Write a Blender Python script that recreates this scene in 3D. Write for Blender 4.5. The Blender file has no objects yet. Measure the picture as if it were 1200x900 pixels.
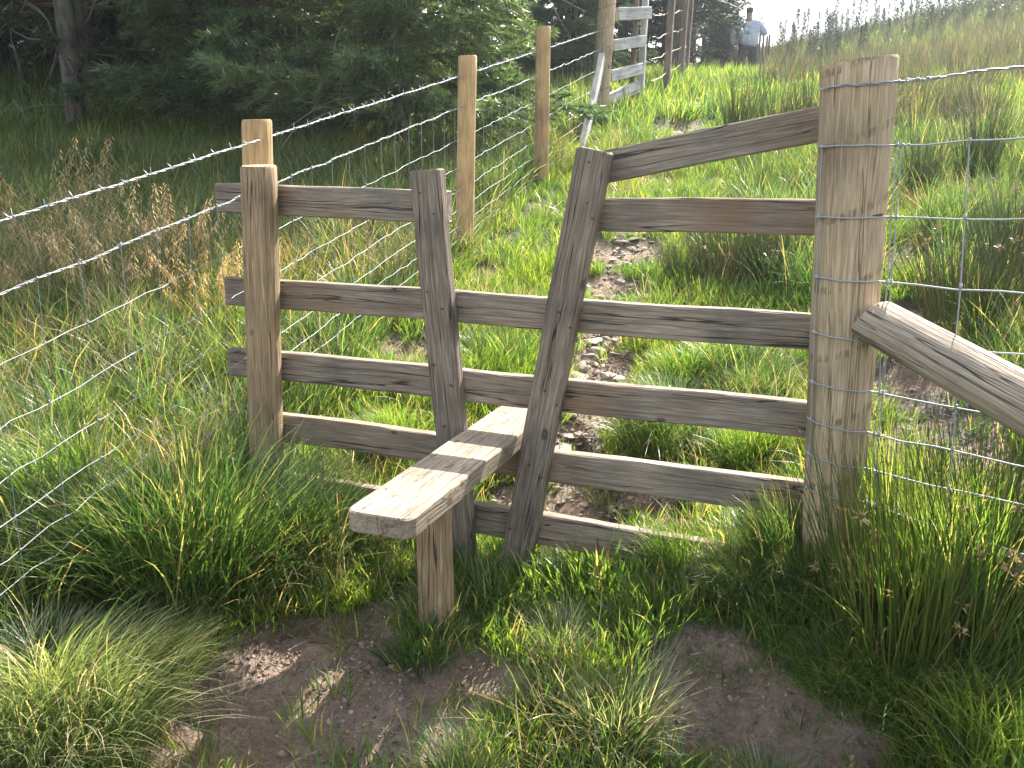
import bpy, bmesh, math, random
import numpy as np
from mathutils import Vector, Matrix, Quaternion
S = bpy.context.scene
COL = S.collection
R = math.radians

# ---------------------------------------------------------------- camera
F = 1050.0; PITCH = math.atan(265/F); CZ = 1.5
cd = bpy.data.cameras.new('camera'); cam = bpy.data.objects.new('camera', cd); COL.objects.link(cam)
cam.location = (0, 0, CZ); cam.rotation_euler = (math.pi/2-PITCH, 0, 0)
cd.sensor_width = 36; cd.lens = 36*F/1200; cd.clip_start = .05; cd.clip_end = 3000
S.camera = cam
# ---------------------------------------------------------------- light
SUN = Vector((.50, .86, 1.0)).normalized()
w = bpy.data.worlds.new('World'); S.world = w; w.use_nodes = True
nt = w.node_tree; bg = nt.nodes['Background']
sky = nt.nodes.new('ShaderNodeTexSky'); sky.sky_type = 'NISHITA'; sky.sun_disc = False
sky.sun_elevation = math.asin(SUN.z); sky.sun_rotation = math.atan2(SUN.x, SUN.y)
sky.air_density = 1.0; sky.dust_density = 2.0
hs = nt.nodes.new('ShaderNodeHueSaturation'); hs.inputs['Saturation'].default_value = .5
nt.links.new(sky.outputs[0], hs.inputs['Color']); nt.links.new(hs.outputs[0], bg.inputs[0]); bg.inputs[1].default_value = .15
sl = bpy.data.lights.new('sun', 'SUN'); so = bpy.data.objects.new('sun', sl); COL.objects.link(so)
sl.energy = 5.0; sl.angle = R(.53); sl.color = (1, .95, .87)
so.rotation_euler = (-SUN).to_track_quat('-Z', 'Y').to_euler()
S.view_settings.view_transform = 'Standard'; S.view_settings.look = 'None'
S.view_settings.exposure = 1.95; S.view_settings.gamma = 1
S.cycles.max_bounces = 6; S.cycles.transmission_bounces = 4; S.cycles.transparent_max_bounces = 8

# ---------------------------------------------------------------- maths helpers
cp, sp = math.cos(PITCH), math.sin(PITCH)
def ray(u, v):
    a = (u-600)/F; b = -(v-450)/F
    return Vector((a, cp+b*sp, -sp+b*cp))
def P(u, v, Y):
    d = ray(u, v); return Vector((0, 0, CZ))+d*(Y/d.y)
def onplane(u, v, p0, n):
    d = ray(u, v); o = Vector((0, 0, CZ)); return o+d*((p0-o).dot(n)/d.dot(n))
def hashn(ix, iy, seed):
    h = (ix.astype(np.int64)*374761393+iy.astype(np.int64)*668265263+seed*1442695041) & 0xffffffff
    h = ((h ^ (h >> 13))*1274126177) & 0xffffffff
    return ((h ^ (h >> 16)) & 0xffff)/65535.0
def vnoise(x, y, seed=0):
    x = np.asarray(x, float); y = np.asarray(y, float)
    ix = np.floor(x); iy = np.floor(y); fx = x-ix; fy = y-iy
    fx = fx*fx*(3-2*fx); fy = fy*fy*(3-2*fy)
    a = hashn(ix, iy, seed); b = hashn(ix+1, iy, seed); c = hashn(ix, iy+1, seed); d = hashn(ix+1, iy+1, seed)
    return (a*(1-fx)+b*fx)*(1-fy)+(c*(1-fx)+d*fx)*fy-.5
def fbm(x, y, sc, octv=4, seed=0):
    r = 0; a = 1
    for k in range(octv):
        r = r+a*vnoise(np.asarray(x)/sc+k*17.3, np.asarray(y)/sc-k*9.1, seed+k); a *= .5; sc *= .5
    return r
def sstep(a, b, x):
    t = np.clip((np.asarray(x, float)-a)/(b-a), 0, 1); return t*t*(3-2*t)

# ---------------------------------------------------------------- terrain
CP = [(-2.5,0,.05),(0,0,-.03),(2.5,0,.1),(-1.3,1.8,.12),(-.6,1.9,.05),(0,1.9,.05),(.6,2.0,.10),(1.2,1.8,.16),
 (-1.5,2.4,.28),(-.75,2.4,.17),(-.22,2.36,.18),(.3,2.5,.16),(.85,2.35,.40),(1.4,2.1,.34),(.45,2.2,.2),
 (-.03,2.72,.14),(-.83,3.1,.30),(-.4,2.85,.18),(-2.2,3,.42),(-1.6,3.3,.45),(-2.3,5,.85),(-2.7,7,1.28),(-4,8.5,1.75),
 (-.9,3.3,.38),(-.25,5.17,.93),(.24,6.6,1.3),(.95,8.6,1.83),
 (.27,3.0,.19),(.33,3.8,.44),(.63,5,.80),(1.2,7,1.36),(1.95,10,2.12),
 (-.1,3.9,.52),(1.35,2.9,.50),(2.2,4.2,.95),(1.14,4,.62),(.76,3.2,.36),(3.3,7,1.6),(4.5,10,2.15),
 (6.8,25,4.05),(9.6,25,4.6),(11.6,25,5.0),(13.4,25,5.4),(19,25,6.3),(2,22,3.1),(5.3,20,2.85),(3.5,15,2.6),(9,15,3.25),(6,12,2.5),
 (-10,15,3.2),(-5,12,2.6),(-10,8,1.8),(0,14,2.75),(-15,25,4.4),(7,34,3.2),(16,36,4.6),(-10,38,4.6),(28,25,7),(-30,20,5),(12,8,2.2),(5,3,.9),(-6,3,.8)]
_c = np.array(CP); _xy = _c[:, :2]; _z = _c[:, 2]
def _K(r2): return .5*r2*np.log(r2+1e-9)
def _solve():
    n = len(_xy); d = ((_xy[:, None]-_xy[None])**2).sum(-1)
    A = np.zeros((n+3, n+3)); A[:n, :n] = _K(d)+np.eye(n)*.02
    A[:n, n] = 1; A[:n, n+1:] = _xy; A[n, :n] = 1; A[n+1:, :n] = _xy.T
    return np.linalg.solve(A, np.concatenate([_z, [0, 0, 0]]))
_w = _solve()
def G0(x, y):
    x = np.asarray(x, float); y = np.asarray(y, float); shp = x.shape; x = x.ravel(); y = y.ravel()
    cx = np.clip(x, -32, 30); cy = np.clip(y, -2, 38)
    r = np.full(x.shape, _w[-3])+_w[-2]*cx+_w[-1]*cy
    for i in range(len(_xy)): r = r+_w[i]*_K((cx-_xy[i, 0])**2+(cy-_xy[i, 1])**2)
    far = sstep(36, 90, np.hypot(x, y)); r = r*(1-far)-6*far
    return r.reshape(shp)
def hit(u, v):
    d = ray(u, v); t = np.linspace(1.5, 45, 2200); X = d.x*t; Y = d.y*t; Z = CZ+d.z*t
    g = G0(X, Y); k = np.argmax(Z < g)
    if Z[k] >= g[k]: k = -1
    return (float(X[k]), float(Y[k]))
# worn dirt: pixel, radius (m)
DB = [(470,705,.10),(420,745,.15),(350,760,.13),(330,800,.2),(270,840,.2),(230,890,.18),(430,830,.22),(380,890,.22),(500,850,.15),(500,800,.1),
 (555,730,.07),(590,800,.10),(560,770,.08),(840,790,.16),(790,850,.15),(880,850,.18),(960,860,.12),(930,880,.14),(1010,890,.10),(800,800,.08),
 (690,630,.14),(640,610,.12),(590,580,.14),(680,575,.14),(740,590,.15),(790,610,.13),(670,520,.18),(690,470,.21),(700,425,.21),(709,385,.22),(718,340,.21),
 (729,300,.21),(748,255,.2),(768,215,.18),(783,185,.2),(795,150,.28),(803,120,.3),(812,95,.4),(640,660,.07),(560,600,.10),
 (490,410,.14),(460,405,.1),(575,325,.12),(220,440,.04),
 (1065,300,.22),(1060,380,.25),(1075,450,.25),(1100,520,.25),(1060,580,.2),(1150,560,.22),(1130,480,.2),(1180,610,.2),(845,575,.08)]
_D = [(*hit(u, v), r) for u, v, r in DB]
def dirt(x, y):
    x = np.asarray(x, float); y = np.asarray(y, float)
    nx = x+fbm(x, y, .25, 3, 5)*.10; ny = y+fbm(x, y, .25, 3, 9)*.10
    m = np.zeros(x.shape)
    for a, b, r in _D: m = np.maximum(m, 1-sstep(.75, 1.25, np.hypot(nx-a, ny-b)/r))
    return m
def G(x, y):
    x = np.asarray(x, float); y = np.asarray(y, float)
    near = 1-sstep(12, 30, np.hypot(x, y)); d = dirt(x, y)
    return G0(x, y)+near*(fbm(x, y, .5, 3, 3)*.05*(1-.6*d))-d*.02+d*near*(fbm(x, y, .12, 5, 21)*.055)
def Gp(x, y): return float(G(np.array([x]), np.array([y]))[0])

# ---------------------------------------------------------------- object helpers
def mesh_from(name, V, Fc, mat=None, smooth=True, cols=None):
    """V (n,3); Fc list of arrays of faces (k,3) or (k,4)"""
    me = bpy.data.meshes.new(name); V = np.asarray(V, np.float32)
    Fc = [np.asarray(f, np.int32) for f in Fc if len(f)]
    me.vertices.add(len(V)); me.vertices.foreach_set('co', V.ravel())
    nl = sum(f.size for f in Fc); nf = sum(len(f) for f in Fc)
    me.loops.add(nl); me.polygons.add(nf)
    me.loops.foreach_set('vertex_index', np.concatenate([f.ravel() for f in Fc]))
    tot = np.concatenate([np.full(len(f), f.shape[1], np.int32) for f in Fc])
    me.polygons.foreach_set('loop_start', np.concatenate([[0], np.cumsum(tot)[:-1]]).astype(np.int32))
    me.polygons.foreach_set('use_smooth', np.full(nf, smooth))
    if cols is not None:
        a = me.color_attributes.new('tint', 'FLOAT_COLOR', 'POINT'); c = np.ones((len(V), 4), np.float32); c[:, :3] = cols
        a.data.foreach_set('color', c.ravel())
    me.update(calc_edges=True)
    if mat: me.materials.append(mat)
    return me
def link(name, data, parent=None, loc=None, rot=None, scale=None):
    o = bpy.data.objects.new(name, data); COL.objects.link(o)
    if parent: o.parent = parent
    if loc is not None: o.location = loc
    if rot is not None: o.rotation_euler = rot
    if scale is not None: o.scale = (scale,)*3 if not hasattr(scale, '__len__') else scale
    return o
def tag(o, label=None, cat=None, group=None, kind=None):
    if label: o['label'] = label
    if cat: o['category'] = cat
    if group: o['group'] = group
    if kind: o['kind'] = kind
    return o
def empty(name, loc=(0, 0, 0), rz=0):
    o = bpy.data.objects.new(name, None); COL.objects.link(o); o.location = loc; o.rotation_euler = (0, 0, rz); o.empty_display_size = .1
    return o
class MB:
    def __init__(s): s.V = []; s.F3 = []; s.F4 = []; s.C = []; s.n = 0
    def add(s, V, F4=(), F3=(), c=(0, 0, 0)):
        V = np.asarray(V, float); s.V.append(V)
        if len(F4): s.F4.append(np.asarray(F4)+s.n)
        if len(F3): s.F3.append(np.asarray(F3)+s.n)
        c = np.asarray(c, float); s.C.append(np.broadcast_to(c, (len(V), 3)) if c.ndim == 1 else c); s.n += len(V)
    def tube(s, pts, rad, n=6, c=(0, 0, 0), cap=True):
        pts = np.asarray(pts, float); m = len(pts); rad = np.broadcast_to(rad, (m,))
        T = np.gradient(pts, axis=0); T /= np.linalg.norm(T, axis=1)[:, None]+1e-9
        ref = np.array([0, 0, 1.]) if abs(T[0][2]) < .9 else np.array([1., 0, 0])
        A = np.cross(T, ref); A /= np.linalg.norm(A, axis=1)[:, None]+1e-9; B = np.cross(T, A)
        an = np.arange(n)*2*math.pi/n
        V = (pts[:, None]+rad[:, None, None]*(A[:, None]*np.cos(an)[None, :, None]+B[:, None]*np.sin(an)[None, :, None])).reshape(-1, 3)
        i = np.arange(m-1)[:, None]*n; j = np.arange(n)[None]; j2 = (j+1) % n
        F = np.stack([i+j, i+j2, i+n+j2, i+n+j], -1).reshape(-1, 4)
        F3 = []
        if cap:
            V = np.vstack([V, pts[:1], pts[-1:]])
            k = m*n
            F3 = [[k, (q+1) % n, q] for q in range(n)]+[[k+1, (m-1)*n+q, (m-1)*n+(q+1) % n] for q in range(n)]
        s.add(V, F, F3, c)
    def mesh(s, name, mat=None, smooth=True):
        fs = []
        if s.F4: fs.append(np.vstack(s.F4))
        if s.F3: fs.append(np.vstack(s.F3))
        return mesh_from(name, np.vstack(s.V), fs, mat, smooth, np.vstack(s.C))

# ---------------------------------------------------------------- materials
def mat(name):
    m = bpy.data.materials.new(name); m.use_nodes = True; t = m.node_tree
    b = t.nodes['Principled BSDF']; return m, t, b
def nd(t, typ, **k):
    n = t.nodes.new(typ)
    for a, v in k.items():
        if a.startswith('i_'): n.inputs[a[2:].replace('_', ' ')].default_value = v
        elif a[0] == 'n' and a[1:].isdigit(): n.inputs[int(a[1:])].default_value = v
        else: setattr(n, a, v)
    return n
def ramp(t, fac, stops, interp='LINEAR'):
    n = t.nodes.new('ShaderNodeValToRGB'); n.color_ramp.interpolation = interp
    e = n.color_ramp.elements
    while len(e) < len(stops): e.new(.5)
    for q, (p, c) in zip(e, stops): q.position = p; q.color = (*c, 1) if len(c) == 3 else c
    t.links.new(fac, n.inputs[0]); return n.outputs[0]
def mixc(t, f, a, b, mode='MIX'):
    n = t.nodes.new('ShaderNodeMix'); n.data_type = 'RGBA'; n.blend_type = mode
    for s, x in ((0, f), (6, a), (7, b)):
        if hasattr(x, 'links') or isinstance(x, bpy.types.NodeSocket): t.links.new(x, n.inputs[s])
        else: n.inputs[s].default_value = x if s == 0 else (*x, 1)
    return n.outputs[2]
def wood(name, dark, mid, light, rough=.85, crack=1.0, speck=0, warm=None, scar=0):
    m, t, b = mat(name); L = t.links
    tc = nd(t, 'ShaderNodeTexCoord'); oi = nd(t, 'ShaderNodeObjectInfo')
    mul = nd(t, 'ShaderNodeMath', operation='MULTIPLY', n1=37.0); L.new(oi.outputs['Random'], mul.inputs[0])
    off = nd(t, 'ShaderNodeVectorMath', operation='ADD'); L.new(tc.outputs['Object'], off.inputs[0])
    cx = nd(t, 'ShaderNodeCombineXYZ'); [L.new(mul.outputs[0], cx.inputs[i]) for i in range(3)]
    L.new(cx.outputs[0], off.inputs[1])
    # warp around knots
    kn = nd(t, 'ShaderNodeTexNoise', n2=5.0, n3=2.0); mpk = nd(t, 'ShaderNodeMapping'); mpk.inputs['Scale'].default_value = (1.6, 1.6, .35)
    L.new(off.outputs[0], mpk.inputs[0]); L.new(mpk.outputs[0], kn.inputs['Vector'])
    wsc = nd(t, 'ShaderNodeVectorMath', operation='SCALE'); wsc.inputs['Scale'].default_value = .022; L.new(kn.outputs['Color'], wsc.inputs[0])
    wadd = nd(t, 'ShaderNodeVectorMath', operation='ADD'); L.new(off.outputs[0], wadd.inputs[0]); L.new(wsc.outputs[0], wadd.inputs[1])
    mp = nd(t, 'ShaderNodeMapping'); mp.inputs['Scale'].default_value = (1, 1, .045); L.new(wadd.outputs[0], mp.inputs[0])
    g1 = nd(t, 'ShaderNodeTexNoise', n2=65.0, n3=8.0); L.new(mp.outputs[0], g1.inputs['Vector'])
    g2 = nd(t, 'ShaderNodeTexNoise', n2=230.0, n3=5.0); L.new(mp.outputs[0], g2.inputs['Vector'])
    big = nd(t, 'ShaderNodeTexNoise', n2=5.0, n3=5.0); L.new(off.outputs[0], big.inputs['Vector'])
    c = ramp(t, g1.outputs[0], [(.25, dark), (.5, mid), (.78, light)])
    c = mixc(t, .55, c, ramp(t, g2.outputs[0], [(.3, [x*.55 for x in mid]), (.5, mid), (.7, [x*1.25 for x in light])]), 'MIX')
    bl = ramp(t, big.outputs[0], [(.3, (.55, .54, .56)), (.5, (.95, .95, .95)), (.7, (1.2, 1.17, 1.12))])
    c = mixc(t, .8, c, bl, 'MULTIPLY')
    if warm:
        wn = nd(t, 'ShaderNodeTexNoise', n2=2.2, n3=3.0); L.new(off.outputs[0], wn.inputs['Vector'])
        c = mixc(t, ramp(t, wn.outputs[0], [(.5, (0, 0, 0)), (.7, (.7, .7, .7))]), c, warm)
    # knots
    vo = nd(t, 'ShaderNodeTexVoronoi', n2=6.5); mv = nd(t, 'ShaderNodeMapping'); mv.inputs['Scale'].default_value = (1, 1, .55)
    L.new(off.outputs[0], mv.inputs[0]); L.new(mv.outputs[0], vo.inputs['Vector'])
    kf = ramp(t, vo.outputs['Distance'], [(.0, (.5, .5, .5)), (.05, (.85, .85, .85)), (.085, (.0, .0, .0))])
    c = mixc(t, kf, c, [x*.45 for x in dark])
    # drying cracks
    cm = nd(t, 'ShaderNodeMapping'); cm.inputs['Scale'].default_value = (1, 1, .02); L.new(wadd.outputs[0], cm.inputs[0])
    cn = nd(t, 'ShaderNodeTexNoise', n2=26.0, n3=3.0); L.new(cm.outputs[0], cn.inputs['Vector'])
    cr = ramp(t, cn.outputs[0], [(.492, (0, 0, 0)), (.498, (crack,)*3), (.502, (crack,)*3), (.508, (0, 0, 0))])
    c = mixc(t, cr, c, [x*.3 for x in dark])
    if speck:
        sn = nd(t, 'ShaderNodeTexNoise', n2=60.0, n3=4.0); ms = nd(t, 'ShaderNodeMapping'); ms.inputs['Scale'].default_value = (1, 1, .5)
        L.new(off.outputs[0], ms.inputs[0]); L.new(ms.outputs[0], sn.inputs['Vector'])
        c = mixc(t, ramp(t, sn.outputs[0], [(.60, (0, 0, 0)), (.68, (speck,)*3)]), c, (.09, .065, .05))
    if scar:
        mw = nd(t, 'ShaderNodeMapping'); mw.inputs['Rotation'].default_value = (0, R(22), 0); L.new(tc.outputs['Object'], mw.inputs[0])
        wv = nd(t, 'ShaderNodeTexWave', bands_direction='Z', wave_profile='SIN'); wv.inputs['Scale'].default_value = 1.9; wv.inputs['Distortion'].default_value = .6; L.new(mw.outputs[0], wv.inputs['Vector'])
        mm = nd(t, 'ShaderNodeMapping'); mm.inputs['Rotation'].default_value = (0, R(-35), 0); mm.inputs['Scale'].default_value = (1, 1, .2); L.new(tc.outputs['Object'], mm.inputs[0])
        sn2 = nd(t, 'ShaderNodeTexNoise', n2=90.0, n3=2.0); L.new(mm.outputs[0], sn2.inputs['Vector'])
        q1 = ramp(t, wv.outputs['Fac'], [(.955, (0, 0, 0)), (.99, (1, 1, 1))]); q2 = ramp(t, sn2.outputs[0], [(.45, (0, 0, 0)), (.6, (scar,)*3)])
        c = mixc(t, mixc(t, 1.0, q1, q2, 'MULTIPLY'), c, [x*.6 for x in dark])
    L.new(c, b.inputs['Base Color']); b.inputs['Roughness'].default_value = rough
    b.inputs['Specular IOR Level'].default_value = .25
    h = nd(t, 'ShaderNodeMath', operation='SUBTRACT'); L.new(g1.outputs[0], h.inputs[0]); L.new(cr, h.inputs[1])
    h2 = nd(t, 'ShaderNodeMath', operation='MULTIPLY_ADD', n1=.5); L.new(g2.outputs[0], h2.inputs[0]); L.new(h.outputs[0], h2.inputs[2])
    bp = nd(t, 'ShaderNodeBump'); bp.inputs['Strength'].default_value = .9; bp.inputs['Distance'].default_value = .006
    L.new(h2.outputs[0], bp.inputs['Height']); L.new(bp.outputs[0], b.inputs['Normal'])
    return m
M = {}
M['rail'] = wood('weathered_rail_wood', (.125, .098, .073), (.22, .178, .135), (.34, .285, .225), warm=(.22, .13, .075))
M['upright'] = wood('grey_upright_wood', (.08, .06, .045), (.18, .142, .107), (.31, .255, .20))
M['post'] = wood('brown_post_wood', (.12, .075, .04), (.27, .185, .105), (.43, .32, .2))
M['newpost'] = wood('honey_post_wood', (.28, .17, .07), (.43, .28, .13), (.55, .38, .2), crack=.2)
M['strainer'] = wood('pale_strainer_wood', (.25, .178, .10), (.375, .28, .17), (.50, .405, .29), scar=.8, crack=.6)
M['strut'] = wood('bleached_strut_wood', (.18, .14, .10), (.30, .245, .18), (.41, .35, .275))
M['plank'] = wood('pale_step_wood', (.17, .13, .092), (.27, .215, .155), (.35, .29, .215), crack=.5, speck=.85)
M['white'] = wood('bleached_white_wood', (.30, .285, .255), (.46, .445, .405), (.60, .58, .54))

def metal(name, col, rough, met=1.0):
    m, t, b = mat(name); n = nd(t, 'ShaderNodeTexNoise', n2=60.0, n3=3.0)
    c = ramp(t, n.outputs[0], [(.35, [x*.7 for x in col]), (.65, col)])
    t.links.new(c, b.inputs['Base Color']); b.inputs['Roughness'].default_value = rough; b.inputs['Metallic'].default_value = met
    return m
M['wire'] = metal('galvanised_wire', (.36, .37, .38), .6, .35)
M['stay'] = metal('dull_wire', (.30, .31, .32), .5, .5)
M['nail'] = metal('dark_nail', (.10, .06, .04), .7, .4)
M['rust'] = metal('rusty_wire', (.42, .27, .17), .6, .4)

def leaf(name, stops, straw=(.42, .33, .16), strawfrac=.06, trans=.5, tmul=(1.5, 1.5, .8), vary=.5, rough=.36, spec=.6, patch=None):
    """blade material: tint.r = random per blade, tint.g = position along the blade, tint.b = dryness"""
    m, t, b = mat(name); L = t.links
    at = nd(t, 'ShaderNodeVertexColor', layer_name='tint'); sx = nd(t, 'ShaderNodeSeparateColor'); L.new(at.outputs[0], sx.inputs[0])
    oi = nd(t, 'ShaderNodeObjectInfo')
    ad = nd(t, 'ShaderNodeMath', operation='MULTIPLY_ADD', n1=vary); sb = nd(t, 'ShaderNodeMath', operation='SUBTRACT', n1=.5)
    L.new(oi.outputs['Random'], sb.inputs[0]); L.new(sb.outputs[0], ad.inputs[0]); L.new(sx.outputs[0], ad.inputs[2])
    c = ramp(t, ad.outputs[0], stops)
    geo = nd(t, 'ShaderNodeNewGeometry')
    pn = nd(t, 'ShaderNodeTexNoise', n2=1.3, n3=3.0); L.new(geo.outputs['Position'], pn.inputs['Vector'])
    c = mixc(t, 1.0, c, ramp(t, pn.outputs[0], [(.35, (.72, .85, .8)), (.5, (1, 1, 1)), (.66, (1.25, 1.12, .8))]), 'MULTIPLY')
    sr = ramp(t, sx.outputs[0], [(1-strawfrac-.001, (0, 0, 0)), (1-strawfrac, (1, 1, 1))], 'CONSTANT') if strawfrac > 0 else None
    if sr is not None: c = mixc(t, sr, c, straw)
    c = mixc(t, sx.outputs[2], c, straw)
    L.new(c, b.inputs['Base Color']); b.inputs['Roughness'].default_value = rough; b.inputs['Specular IOR Level'].default_value = spec
    tr = nd(t, 'ShaderNodeBsdfTranslucent'); L.new(mixc(t, 1.0, c, tmul, 'MULTIPLY'), tr.inputs[0])
    mx = nd(t, 'ShaderNodeMixShader', n0=trans); L.new(b.outputs[0], mx.inputs[1]); L.new(tr.outputs[0], mx.inputs[2])
    L.new(mx.outputs[0], t.nodes['Material Output'].inputs['Surface'])
    return m
g1 = [(.0, (.055, .105, .024)), (.4, (.10, .175, .036)), (.75, (.145, .22, .045)), (1., (.21, .25, .07))]
g2 = [(.0, (.034, .078, .024)), (.4, (.07, .135, .038)), (.8, (.115, .185, .055)), (1., (.17, .22, .075))]
g3 = [(.0, (.07, .12, .055)), (.5, (.13, .19, .095)), (1., (.24, .28, .17))]
M['short'] = leaf('short_grass', g1, strawfrac=.05, tmul=(1.7, 1.75, .7))
M['long'] = leaf('long_grass', g2, strawfrac=.05)
M['lush'] = leaf('lush_grass', g1, strawfrac=.03, tmul=(1.6, 1.7, .7))
M['fine'] = leaf('fine_pale_grass', g3, strawfrac=.15, straw=(.5, .43, .28))
M['dry'] = leaf('straw_grass', [(0, (.22, .17, .08)), (.5, (.38, .3, .15)), (1, (.55, .46, .27))], strawfrac=0, tmul=(1.2, 1.1, .9))
M['rush'] = leaf('rush_stems', [(0, (.03, .05, .016)), (.5, (.06, .095, .03)), (1, (.12, .15, .05))], strawfrac=.12, straw=(.22, .15, .08), trans=.2)
M['rushgreen'] = leaf('bright_rush_stems', [(0, (.05, .09, .02)), (.5, (.10, .16, .035)), (1, (.2, .25, .06))], strawfrac=.05, straw=(.3, .22, .1), trans=.35)
M['heath'] = leaf('hill_rush', [(0, (.035, .05, .028)), (.5, (.075, .085, .05)), (1, (.15, .14, .095))], strawfrac=.25, straw=(.24, .175, .13), trans=.3)
M['seed'] = leaf('golden_seed_heads', [(0, (.38, .27, .13)), (.5, (.56, .43, .24)), (1, (.72, .62, .44))], strawfrac=0, tmul=(1.3, 1.15, .9))
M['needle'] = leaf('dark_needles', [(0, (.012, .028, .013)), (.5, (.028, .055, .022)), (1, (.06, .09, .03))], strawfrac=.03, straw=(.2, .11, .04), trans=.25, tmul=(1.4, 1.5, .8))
M['needle_lit'] = leaf('sunlit_needles', [(0, (.045, .08, .035)), (.5, (.09, .14, .06)), (1, (.17, .22, .09))], strawfrac=.02, straw=(.25, .17, .06), trans=.4, tmul=(1.5, 1.5, .8))  # lighter needle copy, sunlight on the near boughs put into its colour

def bark():
    m, t, b = mat('pine_bark'); L = t.links
    tc = nd(t, 'ShaderNodeTexCoord'); mp = nd(t, 'ShaderNodeMapping'); mp.inputs['Scale'].default_value = (1, 1, .3); L.new(tc.outputs['Object'], mp.inputs[0])
    n = nd(t, 'ShaderNodeTexNoise', n2=18.0, n3=6.0); L.new(mp.outputs[0], n.inputs['Vector'])
    l = nd(t, 'ShaderNodeTexNoise', n2=4.0, n3=4.0); L.new(tc.outputs['Object'], l.inputs['Vector'])
    c = ramp(t, n.outputs[0], [(.35, (.02, .016, .012)), (.5, (.06, .048, .038)), (.7, (.12, .10, .085))])
    c = mixc(t, ramp(t, l.outputs[0], [(.52, (0, 0, 0)), (.62, (.8, .8, .8))]), c, (.08, .095, .06))
    L.new(c, b.inputs['Base Color']); b.inputs['Roughness'].default_value = .95
    bp = nd(t, 'ShaderNodeBump'); bp.inputs['Strength'].default_value = 1; bp.inputs['Distance'].default_value = .02
    L.new(n.outputs[0], bp.inputs['Height']); L.new(bp.outputs[0], b.inputs['Normal']); return m
M['bark'] = bark()
def twigm():
    m, t, b = mat('dead_twig'); n = nd(t, 'ShaderNodeTexNoise', n2=3.0, n3=3.0)
    t.links.new(ramp(t, n.outputs[0], [(.4, (.08, .065, .05)), (.6, (.26, .23, .18))]), b.inputs['Base Color']); b.inputs['Roughness'].default_value = .9; return m
M['twig'] = twigm()
def stone_m():
    m, t, b = mat('path_stone'); L = t.links; tc = nd(t, 'ShaderNodeTexCoord'); oi = nd(t, 'ShaderNodeObjectInfo')
    n = nd(t, 'ShaderNodeTexNoise', n2=14.0, n3=6.0); L.new(tc.outputs['Object'], n.inputs['Vector'])
    c = ramp(t, n.outputs[0], [(.3, (.16, .13, .105)), (.5, (.30, .26, .215)), (.7, (.42, .38, .32))])
    c = mixc(t, 1, c, ramp(t, oi.outputs['Random'], [(0, (.6, .55, .5)), (1, (1.15, 1.1, 1.05))]), 'MULTIPLY')
    L.new(c, b.inputs['Base Color']); b.inputs['Roughness'].default_value = .8
    bp = nd(t, 'ShaderNodeBump'); bp.inputs['Strength'].default_value = .6; bp.inputs['Distance'].default_value = .005
    L.new(n.outputs[0], bp.inputs['Height']); L.new(bp.outputs[0], b.inputs['Normal']); return m
M['stone'] = stone_m()
def ground_m():
    m, t, b = mat('ground_soil'); L = t.links
    at = nd(t, 'ShaderNodeVertexColor', layer_name='tint'); sx = nd(t, 'ShaderNodeSeparateColor'); L.new(at.outputs[0], sx.inputs[0])
    tc = nd(t, 'ShaderNodeTexCoord')
    def no(s, d, r=.5):
        n = nd(t, 'ShaderNodeTexNoise', n2=s, n3=d, n4=r); L.new(tc.outputs['Object'], n.inputs['Vector']); return n.outputs[0]
    a = no(5., 8., .65); f = no(45., 8., .7); ff = no(160., 5., .7)
    mud = ramp(t, a, [(.3, (.22, .148, .105)), (.5, (.34, .242, .178)), (.7, (.45, .34, .26))])
    mud = mixc(t, .85, mud, ramp(t, f, [(.3, (.5, .48, .46)), (.5, (.95, .95, .95)), (.72, (1.3, 1.3, 1.3))]), 'MULTIPLY')
    mud = mixc(t, .6, mud, ramp(t, ff, [(.3, (.5, .5, .5)), (.5, (1, 1, 1)), (.7, (1.35, 1.35, 1.35))]), 'MULTIPLY')
    # wet dark mud behind the stile (tint.b)
    mud = mixc(t, sx.outputs[2], mud, ramp(t, f, [(.35, (.035, .027, .022)), (.6, (.15, .12, .10)), (.75, (.3, .26, .22))]))
    mv = nd(t, 'ShaderNodeMapping'); mv.inputs['Scale'].default_value = (1, 2.2, 1); mv.inputs['Rotation'].default_value = (0, 0, .6); L.new(tc.outputs['Object'], mv.inputs[0])
    lt = nd(t, 'ShaderNodeTexNoise', n2=70., n3=3.); L.new(mv.outputs[0], lt.inputs['Vector'])
    turf = ramp(t, lt.outputs[0], [(.35, (.022, .024, .010)), (.5, (.06, .065, .022)), (.62, (.10, .09, .035)), (.75, (.24, .19, .10))])
    c = mixc(t, sx.outputs[0], turf, mud)
    L.new(c, b.inputs['Base Color'])
    rr = mixc(t, sx.outputs[2], (.9, .9, .9), (.5, .5, .5)); L.new(rr, b.inputs['Roughness']); b.inputs['Specular IOR Level'].default_value = .3
    h = nd(t, 'ShaderNodeMath', operation='MULTIPLY_ADD', n1=.35); L.new(ff, h.inputs[0]); L.new(f, h.inputs[2])
    vo = nd(t, 'ShaderNodeTexVoronoi', n2=28.); L.new(tc.outputs['Object'], vo.inputs['Vector'])
    h2 = nd(t, 'ShaderNodeMath', operation='MULTIPLY_ADD', n1=.5); L.new(vo.outputs['Distance'], h2.inputs[0]); L.new(h.outputs[0], h2.inputs[2])
    bp = nd(t, 'ShaderNodeBump'); bp.inputs['Strength'].default_value = 1.0; bp.inputs['Distance'].default_value = .04
    L.new(h2.outputs[0], bp.inputs['Height']); L.new(bp.outputs[0], b.inputs['Normal']); return m
M['ground'] = ground_m()

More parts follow.
